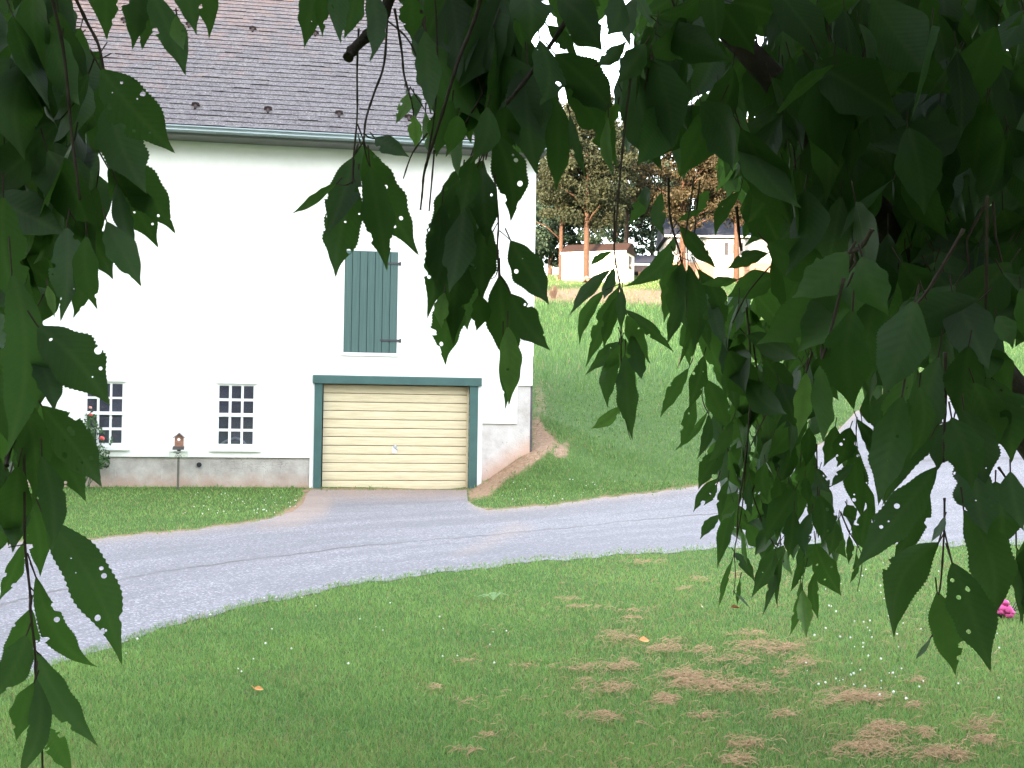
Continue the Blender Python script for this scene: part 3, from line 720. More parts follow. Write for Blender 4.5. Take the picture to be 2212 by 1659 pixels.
for k, (fx, fy, r_, pale) in enumerate(((196,880.5,.034,1),(197,896,.04,0),(173,907,.02,1),(221,947,.055,0),(243,903,.012,1))):
    p = rp(fx, fy, DR-.28)-rb0; mb = MB()
    for j in range(7):
        a = j*2.4; rr_ = r_*.5*math.sqrt(j/7); mb.blob((p[0]+rr_*math.cos(a), p[1]-.01*j*.3, p[2]+rr_*math.sin(a)*.7), r_*.5, k*10+j, .25, 7, 5, .8)
    mb.build('bloom', MAT['rosepale'] if pale else MAT['rose'], rose, True)

# ------------------------------------------------------------------ hilltop: shed, house, trees
def hill(px, d):
    """point of the terrain straight ahead of a picture column at a distance"""
    p = EYE + ray(px, 606.0)*d; p[2] = hz(p[0], p[1]); return p
sp = hill(1213, 98.5); th = -rad(19.7)
shed = empty('garden_shed', sp, th, 'cream garden shed with a brown roof behind a tree on the hilltop', 'shed')
SL, SD, SH = 5.9, 3.1, 2.45; rdg = 3.35
mb = MB(); mb.box(0, SL, 0, SD, -.6, SH)
mb.add([(SL,0,SH),(SL,SD,SH),(SL,SD*.5,rdg-.05),(0,0,SH),(0,SD,SH),(0,SD*.5,rdg-.05)], [(0,1,2),(4,3,5)])
mb.build('wall', MAT['shedwall'], shed)
mb = MB()
mb.add([(-.1,-.2,SH-.03),(SL+.1,-.2,SH-.03),(SL+.1,SD*.5,rdg),(-.1,SD*.5,rdg),(-.1,SD+.2,SH-.03),(SL+.1,SD+.2,SH-.03),(-.1,-.2,SH-.13),(SL+.1,-.2,SH-.13),(SL+.1,SD+.2,SH-.13),(-.1,SD+.2,SH-.13)],
       [(0,1,2,3),(3,2,5,4),(0,6,7,1),(4,5,8,9),(1,7,8,5,2),(0,3,4,9,6),(6,9,8,7)]); mb.build('roof', MAT['shedroof'], shed)
mb = MB(); mb.box(-.08, SL+.08, -.235, -.202, SH-.16, SH-.02); mb.build('fascia', MAT['white'], shed)
mb = MB(); mb.box(SL+.002, SL+.04, SD*.34, SD*.62, 1.0, 2.1); w_ = mb.build('window', MAT['dark'], shed)
mb = MB(); mb.box(SL+.042, SL+.05, SD*.37, SD*.59, 1.05, 2.05); mb.box(SL+.051, SL+.06, SD*.46, SD*.5, 1.0, 2.1); mb.build('pane', MAT['pane'], w_)
mb = MB(); mb.box(SL-.55, SL-.5, -.03, -.002, 0, 2.2); mb.build('corner_board', MAT['white'], shed)

hp0 = hill(1442, 103.0); house = empty('house', hp0, rad(-2), 'white clapboard house with brick ground floor and blue-grey roof on the hill', 'house')
sc = 103.0/F; HW = 12.5; HG = 34*sc; HT = 92*sc; HD = 8.0     # brick height, eave height
mb = MB(); mb.box(0, HW, .06, HD, -.8, HG); mb.build('brick_wall', MAT['brick'], house)
mb = MB(); mb.box(-.02, HW+.02, 0, HD+.04, HG+.002, HT)
mb.add([(-.02,0,HT),(-.02,HD+.04,HT),(-.02,HD/2,HT+2.2),(HW+.02,0,HT),(HW+.02,HD+.04,HT),(HW+.02,HD/2,HT+2.2)], [(0,2,1),(3,4,5)]); mb.build('siding_wall', MAT['siding'], house)
mb = MB(); mb.add([(-.4,-.5,HT-.05),(HW+.4,-.5,HT-.05),(HW+.4,HD/2,HT+2.35),(-.4,HD/2,HT+2.35),(-.4,HD+.5,HT-.05),(HW+.4,HD+.5,HT-.05),(-.4,-.5,HT-.2),(HW+.4,-.5,HT-.2),(HW+.4,HD+.5,HT-.2),(-.4,HD+.5,HT-.2)],
       [(0,1,2,3),(3,2,5,4),(0,6,7,1),(1,7,8,5,2),(0,3,4,9,6),(6,9,8,7)]); mb.build('roof', MAT['houseroof'], house)
mb = MB(); mb.box(-.4, HW+.4, -.6, -.505, HT-.22, HT-.04); mb.build('eave_gutter', MAT['white'], house)
for wx in (1583.5, 1480, 1690):
    u = (wx-1442)*sc; e = empty('window', (u, -.03, HG+30*sc)); e.parent = house
    mb = MB(); mb.box(-.5, .5, -.02, .028, -.55, .55); mb.build('window_frame', MAT['white'], e)
    mb = MB(); mb.box(-.42, .42, -.03, -.022, -.48, .48); mb.build('pane', MAT['pane'], e)
    for s in (-1, 1):
        mb = MB(); mb.box(s*.7-.17, s*.7+.17, -.03, .028, -.58, .58); mb.build('shutter', MAT['dark'], e)
mb = MB(); mb.box(4.3, 6.4, -.02, .058, -.05, HG-.12); mb.build('garage_opening', MAT['shedwall'], house)
# porch wing on the left
pw = empty('porch_wing', (0, .5, 0)); pw.parent = house; PW = 92*sc; pe = 32*sc; pt_ = 60*sc
mb = MB(); mb.add([(-PW,0,pe),(-.03,0,pe),(-.03,3,pt_),(-PW,3,pt_),(-PW,0,pe-.15),(-.03,0,pe-.15),(-.03,3,pt_-.15),(-PW,3,pt_-.15)], [(0,1,2,3),(4,7,6,5),(0,4,5,1),(0,3,7,4),(1,5,6,2),(3,2,6,7)]); mb.build('porch_roof', MAT['houseroof'], pw)
mb = MB(); mb.box(-PW, -.03, -.09, -.002, pe-.17, pe+.01); mb.build('porch_gutter', MAT['white'], pw)
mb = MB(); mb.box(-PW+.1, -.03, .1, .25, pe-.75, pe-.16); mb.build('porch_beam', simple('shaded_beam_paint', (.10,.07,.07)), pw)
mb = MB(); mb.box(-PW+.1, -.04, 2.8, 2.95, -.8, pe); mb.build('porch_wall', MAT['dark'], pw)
for wx in (1383, 1421, 1355):
    mb = MB(); u = (wx-1442)*sc; mb.box(u-.13, u+.13, .1, .28, -.6, pe-.76); mb.build('porch_post', MAT['wood'], pw)

def tree(px, d, h, cr, cz0, ncl, leaf, crown, bark, label, group, tr=.2, seed=0, lean=0, fork=False, cat='tree', sq=1.0):
    rr = np.random.default_rng(seed); p = hill(px, d)
    e = empty('tree', p, 0, label, cat, group); e.name = 'hilltop_tree'
    mb = MB(); hgt = cz0 + (h-cz0)*.6
    pts = [(0, 0, -.5), (0, 0, .3), (lean*.2, 0, hgt*.35), (lean*.6, .1, hgt*.7), (lean, 0, hgt)]
    mb.tube(pts, [tr*1.5, tr*1.12, tr*.92, tr*.6, tr*.2], 10)
    for k in range(7):
        a = rr.uniform(0, 6.28); zb = cz0*.85 + (hgt-cz0*.85)*k/7; l = cr*rr.uniform(.5, .9)
        mb.tube([(lean*zb/hgt*.6, 0, zb), (math.cos(a)*l*.4, math.sin(a)*l*.4, zb+l*.35), (math.cos(a)*l, math.sin(a)*l, zb+l*.6)], [tr*.45, tr*.28, tr*.08], 6)
    mb.build('trunk', bark, e, True)
    # clumps spread through the crown, then leaves round every clump
    n = ncl; cl = []
    while len(cl) < n:
        q = rr.uniform(-1, 1, 3)
        if .12 < np.linalg.norm(q) < 1: cl.append(q)
    cl = np.array(cl); zc = (h+cz0)/2; hz2 = (h-cz0)/2
    taper = 1 - .35*np.clip(cl[:,2], 0, 1)
    cl = np.c_[cl[:,0]*cr*taper+lean, cl[:,1]*cr*taper*sq, zc+cl[:,2]*hz2]
    per = leaf[0]; s = leaf[1]
    c = np.repeat(cl, per, 0); rad_ = np.repeat(rr.uniform(.5, 1.1, n), per)*cr*.24
    q = rr.normal(size=(len(c), 3)); q /= np.linalg.norm(q, axis=1)[:,None]; q *= (rr.random(len(c))**.5)[:,None]
    q[:,2] *= .7; c = c + q*rad_[:,None]
    u = rr.normal(size=(len(c), 3)); u /= np.linalg.norm(u, axis=1)[:,None]
    w = np.cross(u, rr.normal(size=(len(c), 3))); w /= np.linalg.norm(w, axis=1)[:,None]
    sz = s*rr.uniform(.6, 1.3, len(c))[:,None]
    Vt = np.stack([c-u*sz, c+w*sz*.6, c+u*sz, c-w*sz*.6], 1).reshape(-1, 3)
    Fq = np.arange(len(Vt)).reshape(-1, 4)
    tone = np.repeat(np.clip(np.repeat(rr.random(n), per)*.6 + rr.random(len(c))*.5, 0, 1), 4)
    mesh_np('crown', Vt, Fq, crown, e, attrs={'tone': tone})
    return e
G1 = 'trees among the hilltop buildings'; G2 = 'dark trees beyond the hilltop'
tree(1211, 99.5, 16.5, 4.0, 4.2, 184, (130, .135), MAT['crown_olive'], MAT['pinebark'], 'tree with a thin rusty trunk at the left end of the cream shed', G1, .19, 1)
tree(1266, 96.0, 17.5, 4.6, 4.3, 234, (130, .135), MAT['crown_olive'], MAT['pinebark'], 'olive-leaved tree whose tan trunk stands before the cream shed front', G1, .25, 2)
tree(1352, 106.5, 15.0, 3.6, 4.6, 87, (130, .135), MAT['crown_olive'], MAT['darkbark'], 'sparse tree with a dark trunk behind the shed gable', G1, .24, 3)
tree(1474, 100.0, 16.0, 5.0, 4.6, 195, (130, .135), MAT['crown_rust'], MAT['pinebark'], 'rusty-leaved tree with a tan trunk at the house corner', G1, .28, 4)
tree(1590, 99.0, 15.0, 4.5, 5.2, 175, (130, .135), MAT['crown_rust'], MAT['pinebark'], 'rusty-leaved tree hanging over the house window', G1, .26, 5)
bk = [(1130,122,15,4.5,'dark tree just clear of the barn corner'),(1188,126,11,4.0,'low dark tree behind the leaning pole'),(1250,130,14,5.0,'dark leafy tree right behind the shed roof'),(1330,124,16,4.5,'tall dark tree over the right end of the shed'),(1408,128,15,5.0,'dark tree behind the porch roof'),(1500,126,16,5.0,'dark tree over the house ridge, left part'),(1610,124,17,5.5,'dark tree behind the right part of the house'),(1760,118,15,5.5,'dark tree right of the house, behind the hanging leaves'),(1930,112,15,5.5,'dark tree on the hill beyond the road bend'),(2120,106,14,5.5,'dark tree at the far right above the road')]
for k, (px_, d_, h_, r_, lb) in enumerate(bk):
    tree(px_, d_, h_, r_, 1.2, 150, (95, .18), MAT['crown_dark'], MAT['darkbark'], lb, G2, .25, 20+k)
# stones round the foot of the tree before the shed
p = hill(1272, 95.3); mb = MB(); rr4 = random.Random(2)
for k in range(16):
    mb.blob((rr4.uniform(-.85, .75), rr4.uniform(-.3, .3), .12+rr4.uniform(0, .42)), rr4.uniform(.13, .22), k, .25, 8, 6, .8)
o = mb.build('stone_pile', MAT['rock']); o.location = [float(v) for v in p]
tag(o, 'heap of reddish fieldstones at the foot of the tree before the shed', 'stones')
a = hill(1206, 97); mb = MB(); mb.tube([(0, 0, -.1), (-.62, 0, 1.25)], [.07, .05], 8); o = mb.build('leaning_pole', MAT['wood']); o.location = [float(v) for v in a]
tag(o, 'pale wooden pole leaning left beside the shed', 'pole')
a = hill(1196, 83); mb = MB()
for k in range(60):
    q = rr4.uniform(0, 6.28); l = rr4.uniform(.5, 1.15); s = rr4.uniform(.1, .45)
    mb.tube([(math.cos(q)*.12, math.sin(q)*.12, 0), (math.cos(q)*s, math.sin(q)*s, l)], [.02, .012], 4)
o = mb.build('dead_shrub', MAT['deadshrub']); o.location = [float(v) for v in a]
tag(o, 'brown dead shrub on the hillside beside the barn corner', 'shrub')

# ------------------------------------------------------------------ grass
def on_barn(p):
    q = p - WP; u = q @ WT; v = q @ WN
    return (u > L_-.2) & (u < uR-.02) & (v > .0) & (v < DEP+.2)
def blades(n, ylo, yhi, hfun, name, mat, dmin, dmax, wk, dryf, seed):
    r = np.random.default_rng(seed)
    px = r.uniform(-420, 2640, n); py = ylo + (yhi-ylo)*r.random(n)
    p = ground(px, py); ok = ~np.isnan(p[:,0]); p, px, py = p[ok], px[ok], py[ok]
    p[:,0] += r.normal(size=len(p))*.01; d = p[:,1]
    road = (py > far_y(px)+1.5+r.normal(size=len(px))*2) & (py < near_y(px)-8+np.clip(r.normal(size=len(px)), -2, 2)*3)
    dm = dirt_mask(px, py, np.full(len(px), 5.0))
    keep = ~road & ~on_barn(p) & (d > dmin) & (d < dmax) & (r.random(len(px)) > np.clip(dm*1.5-.25, 0, .97)*np.where(d > 60, .55, 1))
    p, px, py, dm = p[keep], px[keep], py[keep], dm[keep]; d = p[:,1]
    h = hfun(d, r); w = np.maximum(.0018, wk*d)*r.uniform(.6, 1.3, len(d))
    a = r.uniform(0, 2*math.pi, len(d)); b = np.c_[np.cos(a), np.sin(a), np.zeros(len(d))]*w[:,None]/1
    ln = r.normal(size=(len(d), 2))*h[:,None]*.45
    z = hz(p[:,0], p[:,1]); p = np.c_[p[:,0], p[:,1], z-.004]
    mid = p + np.c_[ln*.35, h*.6]; tip = p + np.c_[ln, h]
    V = np.stack([p-b, p+b, mid+b*.7, mid-b*.7, tip], 1).reshape(-1, 3)
    k = np.arange(len(p))[:,None]*5
    tone = np.repeat(r.random(len(p)), 5); dry = np.repeat(np.where(r.random(len(p)) < dryf(px, py, dm, r), r.uniform(.5, 1, len(p)), 0), 5)
    o = mesh_np(name, V, [k + np.array([[0,1,2,3]]), k + np.array([[3,2,4]])], mat, attrs={'tone': tone, 'dry': dry})
    return o
EL = lambda d, r: r.uniform(.016, .046, len(d))*np.where(d > 15, 1.2, 1)
def dry_lawn(px, py, dm, r):
    pt = .5+.5*np.sin(px*.011+2*np.sin(py*.019))*np.sin(py*.023+1.7*np.sin(px*.009))
    base = .09 + .16*np.clip(pt-.55, 0, 1)/.45
    return np.clip(base + .10*((px > 1200) & (py > 1200)) + dm*.8, 0, 1)
tag(blades(460000, 1040, 1760, EL, 'lawn_grass', MAT['grass'], 3.5, 30, .00036, dry_lawn, 1), 'short mown green lawn grass either side of the driveway', 'grass', kind='stuff')
def hh_(d, r): return np.where(d > 38 + np.clip(r.normal(size=len(d)), -2, 2)*3.5, np.where(d > 88, r.uniform(.05, .12, len(d)), r.uniform(.12, .5, len(d))), r.uniform(.04, .09, len(d)))
tag(blades(150000, 596, 1060, hh_, 'hillside_grass', MAT['tallgrass'], 17.5, 125, .00042,
      lambda px, py, dm, r: np.clip(.03 + dm*.95 + .25*((py < 650)), 0, 1), 2), 'taller grass climbing the hillside behind the barn corner', 'grass', kind='stuff')

# dry clippings left by the mower
cl = []
for (cx_, cy_, rx, ry) in [(650,950,140,42),(250,1150,210,42),(870,1040,70,32),(480,1200,210,26),(1180,1270,200,45),(560,880,85,20),(480,1030,110,22),(60,1270,60,28),(1330,1470,130,50),(1600,1480,60,28),(1250,1570,200,38),(1750,1600,150,42),(490,1640,70,30),(560,1540,100,24),(760,1360,60,18),(1950,1430,80,30),(2000,1520,120,20),(820,960,90,25),(740,1110,40,16),(300,970,60,20),(1560,1310,60,14),(1580,1160,60,10),(460,520,60,18),(250,540,60,12),(180,600,50,12),(330,1370,80,14)]:
    cl.append((1415.7+.36*cx_, 1061.8+.36*cy_, .36*rx, .36*ry))
for (cx_, cy_, rx, ry) in [(1720,890,105,36),(2050,960,120,40),(1690,1195,125,30),(1620,1080,150,20),(1800,1070,50,36),(2150,1130,100,36),(1440,660,60,10),(1560,712,150,9),(1850,435,60,14),(1980,435,60,12),(1860,730,90,9),(1820,780,40,16),(640,1205,80,10),(1190,1075,60,14),(820,1040,50,12),(2010,1265,40,22),(1650,1370,120,18),(830,1590,60,18),(950,1500,60,12),(800,1280,40,14)]:
    cl.append((707.8+.36*cx_, 1061.8+.36*cy_, .36*rx, .36*ry))
sv, sf4 = [], []; r = np.random.default_rng(5); allp = []
for (cx_, cy_, rx, ry) in cl:
    n = int((8 + rx*ry*.25)*(1 if cx_ > 1180 else .45)); kk = r.integers(6, 14); cc_ = r.normal(size=(kk, 2))*.6; wh = r.integers(0, kk, n)
    q = np.where((r.random(n) < .7)[:,None], cc_[wh] + r.normal(size=(n, 2))*np.c_[np.full(n,.30), np.full(n,.20)], r.normal(size=(n, 2))*.85)
    allp.append(np.c_[cx_+q[:,0]*rx, cy_+q[:,1]*ry, 1-np.clip(np.hypot(q[:,0], q[:,1]), 0, 1)])
n = 700; allp.append(np.c_[r.uniform(1000, 2300, n), r.uniform(1230, 1760, n), np.zeros(n)])
A_ = np.concatenate(allp); g_ = ground(A_[:,0], A_[:,1]); okk = ~np.isnan(g_[:,0]) & (A_[:,1] > near_y(A_[:,0])+4); g_, hgt = g_[okk], A_[okk, 2]
n = len(g_); a = r.normal(size=n)*.9; l = r.uniform(.025, .085, n); di = np.c_[np.cos(a), np.sin(a)]*l[:,None]
zc = hz(g_[:,0], g_[:,1]) + .016 + hgt*.028*r.random(n) + .022*r.random(n)
p0 = np.c_[g_[:,:2]-di/2, zc-.01]; p1 = np.c_[g_[:,:2]+r.normal(size=(n,2))*.008, zc+.012*r.random(n)]; p2 = np.c_[g_[:,:2]+di/2, zc-.012+.02*r.random(n)]
wv_ = np.c_[-np.sin(a)*.0011, np.cos(a)*.0011, np.full(n, .0012)]
V = np.stack([p0-wv_, p0+wv_, p1+wv_, p1-wv_, p2+wv_, p2-wv_], 1).reshape(-1, 3); k = np.arange(n)[:,None]*6
tag(mesh_np('dry_clippings', V, np.concatenate([k+np.array([[0,1,2,3]]), k+np.array([[3,2,4,5]])]), MAT['thatch']), 'brown dried clippings scattered in clumps over the near lawn', 'dried grass', kind='stuff')
# white clover heads
mb = MB(); pts = [(1415.7+.36*r.uniform(880, 1480), 1061.8+.36*r.uniform(380, 1260)) for _ in range(45)] + [(r.uniform(380, 650), r.uniform(1070, 1118)) for _ in range(55)] + [(r.uniform(1040, 1330), r.uniform(1040, 1095)) for _ in range(30)] + [(1415.7+.36*r.uniform(1000, 2100), 1061.8+.36*r.uniform(380, 1300)) for _ in range(40)] + [(r.uniform(250, 1100), r.uniform(1290, 1500)) for _ in range(25)]
gp = ground([q[0] for q in pts], [q[1] for q in pts])
for (qx, qy), g in zip(pts, gp):
    if not np.isnan(g[0]) and not (far_y(np.array(qx)) < qy < near_y(np.array(qx))): mb.blob((g[0], g[1], hz(g[0], g[1])+.045), .0068*r.uniform(.5,1.2) if g[1] < 14 else .0085*r.uniform(.5,1.2), int(qx), .2, 6, 4)
tag(mb.build('clover_flowers', MAT['clover']), 'tiny white clover heads dotted through the lawn', 'clover', kind='stuff')
# single fallen leaves, sprig, pink flower
def flat_leaf(px, py, size, mat, name, label, rz, cat='leaf'):
    g = ground(px, py)[0]; mb = MB(); n = 8
    L = [(-.5,0,0),(-.3,.18,.12),(0,.28,.22),(.3,.16,.14),(.55,0,.05),(.3,-.16,.05),(0,-.28,.08),(-.3,-.18,.02)]
    mb.add([(x*size, y*size, z*size) for x, y, z in L] + [(0,0,.02*size)], [(i, (i+1) % n, 8) for i in range(n)])
    mb.tube([(-.5*size, 0, 0), (-.8*size, .05*size, .25*size)], .003, 5)
    o = mb.build(name, mat); o.location = (g[0], g[1], float(hz(g[0], g[1]))+.045); o.rotation_euler = (.5, .2, rz); return tag(o, label, cat)
flat_leaf(1391, 1398, .085, MAT['orangeleaf'], 'fallen_leaf', 'curled orange leaf lying among the dried clippings', .6)
flat_leaf(1588, 1325, .085, MAT['brownleaf'], 'fallen_leaf', 'reddish brown leaf lying under the hanging leaf tips', 2.2)
flat_leaf(1516, 1323, .06, MAT['tanleaf'], 'fallen_leaf', 'pale tan leaf lying left of the reddish brown leaf', 1.2)
flat_leaf(558, 1506, .05, MAT['orangeleaf'], 'fallen_leaf', 'small orange leaf alone on the left lawn', .2)
g = ground(1065, 1303)[0]; mb = MB()
for k in range(9):
    a = -1.2+k*.3; l = .07+.05*(k % 3 == 1); mb.tube([(0, 0, 0), (math.sin(a)*l*.6, .01*(k-4), .03+.03*math.cos(a)), (math.sin(a)*l*1.4, .012*(k-4), .03)], [.006, .006, .001], 4)
o = mb.build('weed_sprig', MAT['sprig']); o.location = (g[0], g[1], float(hz(g[0], g[1]))+.03); tag(o, 'pale green weed sprig standing in the middle of the lawn', 'weed')
g = ground(2165, 1335)[0]; fl = empty('pink_flower', (g[0], g[1], float(hz(g[0], g[1]))), 0, 'bright pink flower on dark stems at the lawn edge under the right branches', 'flower')
mb = MB()
for k in range(14):
    a = k*2.4; mb.tube([(0, 0, 0), (math.cos(a)*.08, math.sin(a)*.05, .05), (math.cos(a)*.13, math.sin(a)*.07, .03+.05*(k % 3))], [.006, .006, .003], 5)
mb.tube([(.0,0,0),(.01,0,.17),(.012,0,.21)], [.006,.005,.004], 5); mb.build('stems', MAT['stemdark'], fl)
mb = MB()
for k, (x, z, r_) in enumerate(((-.02,.085,.035),(.02,.08,.04),(.035,.045,.04),(.0,.13,.03),(-.03,.06,.03),(.045,.06,.03),(.02,.03,.025))): mb.blob((x, -.04-.01*(k % 2), z), r_, k, .22, 8, 6, .8)
mb.build('petals', MAT['pink'], fl, True)
mb = MB(); mb.blob((.012, -.02, .205), .014, 3, .1, 8, 6); mb.build('bud', MAT['pinkpale'], fl, True)

# ------------------------------------------------------------------ weeping cherry the picture is taken from under
TX, TY = 1.62, 1.55; tz0 = float(hz(TX, TY))
cherry = empty('weeping_cherry_tree', (TX, TY, tz0), 0, 'weeping cherry tree whose dark leafy branches hang across the near view', 'tree')
TB = np.array([TX, TY, tz0])
PROF_T = np.linspace(0, 1, 61)
PROF_W = np.sin(np.pi*PROF_T**.90)**1.0*np.interp(PROF_T, [0, .5, .62, .72, .80, .87, .93, 1], [1, 1, .96, .86, .72, .56, .46, .4]) + .02*(PROF_T < .97)
def leaf_batch(B, T, N, W, nl, bend, curl, fold, tone, serr=0, seed=0):
    """many leaves at once: base, tip, normal, full width; returns verts, quads, attrs"""
    B, T, N, W = map(np.asarray, (B, T, N, W)); n = len(B); r = np.random.default_rng(seed)
    ax = T-B; Ln = np.linalg.norm(ax, axis=1); ax = ax/Ln[:,None]
    sd = np.cross(ax, N); sd /= np.linalg.norm(sd, axis=1)[:,None]+1e-9; nm = np.cross(sd, ax)
    t = np.linspace(0, 1, nl+1)
    if serr: t = t**.98
    c = np.array([-1., -.5, 0., .5, 1.]); nc = 5
    w = np.interp(t, PROF_T, PROF_W)[None, :, None]*(W/2)[:, None, None]*c[None, None, :]
    # ragged outline: slow wobble on either side, plus saw teeth on the close leaves
    ph = r.uniform(0, 6.28, (n, 2)); fr = r.uniform(2.0, 4.5, (n, 2))
    wobl = 1+.07*np.sin(fr[:,:1]*6.28*t[None]+ph[:,:1]); wobr = 1+.07*np.sin(fr[:,1:]*6.28*t[None]+ph[:,1:])
    if serr:
        saw = (np.arange(nl+1) % 2)*serr*(np.sin(np.pi*np.clip(t*1.05, 0, 1))**.4)
        wobl = wobl-saw; wobr = wobr-saw
        for i in range(n):                                  # bites taken out of the margin
            for _ in range(r.integers(0, 3)):
                m = r.uniform(.2, .9); k = np.abs(t-m) < r.uniform(.015, .05)
                (wobl if r.random() < .5 else wobr)[i, k] *= r.uniform(.55, .85)
    w[:,:,0] *= wobl; w[:,:,1] *= wobl; w[:,:,3] *= wobr; w[:,:,4] *= wobr
    s = t[None]*Ln[:,None]
    off_s = bend[:,None]*Ln[:,None]*(4*t*(1-t)) + bend[:,None]*.35*Ln[:,None]*np.clip(t-.8, 0, 1)[None]*4*r.uniform(-1, 1, n)[:,None]
    off_n = curl[:,None]*Ln[:,None]*(4*t*(1-t))[None]
    P = B[:,None,None,:] + ax[:,None,None,:]*s[:,:,None,None] + sd[:,None,None,:]*(w+off_s[:,:,None])[...,None] \
        + nm[:,None,None,:]*(off_n[:,:,None] + fold[:,None,None]*np.abs(w) + .06*np.abs(w)*np.sin(9*t[None,:,None]+ph[:,:1,None]))[...,None]
    V = P.reshape(-1, 3)
    I = np.arange(n*(nl+1)*nc).reshape(n, nl+1, nc)
    Q = np.stack([I[:,:-1,:-1], I[:,:-1,1:], I[:,1:,1:], I[:,1:,:-1]], -1).reshape(-1, 4)
    o = r.uniform(0, 9, (n, 2)); wm = np.broadcast_to(w, (n, nl+1, nc))
    uv = np.stack([wm+o[:,:1,None], np.broadcast_to(s[:,:,None], wm.shape)+o[:,1:,None], np.abs(wm)], -1).reshape(-1, 3)
    return V, Q, uv, np.repeat(tone, (nl+1)*nc)
def facing(B, T, spread, r):
    """leaf normals that look roughly back at the open side of the curtain"""
    m = (B+T)/2 - EYE; m /= np.linalg.norm(m, axis=1)[:,None]
    ax = T-B; ax /= np.linalg.norm(ax, axis=1)[:,None]
    nn = -m + r.normal(size=m.shape)*spread
    return nn
def petioles(mb, B, T, r, k=.13, rad_=.0011):
    for b, t in zip(B, T):
        a = b-t; l = np.linalg.norm(a); p2 = b + a*k + np.array([0, 0, l*.05]) + r.normal(size=3)*l*.015
        mb.tube([t*.02+b*.98, b, p2], [rad_*.9, rad_, rad_*1.2], 5, False)
REG = {'A': (0, 0, .36), 'B': (530.9, 0, .36), 'C': (1061.8, 0, .36), 'E': (0, 530.9, .36), 'F': (530.9, 530.9, .36), 'G': (1415.7, 530.9, .36),
       'L': (0, 1061.8, .36), 'R': (1415.7, 1061.8, .36), 'H': (1150.2, 398.2, .24), 'P': (0, 0, 1.0), 'K': (1106, 0, .1813), 'M': (1681.1, 690.1, .24)}
def conv(rg, x, y): ox, oy, s = REG[rg]; return ox+s*x, oy+s*y
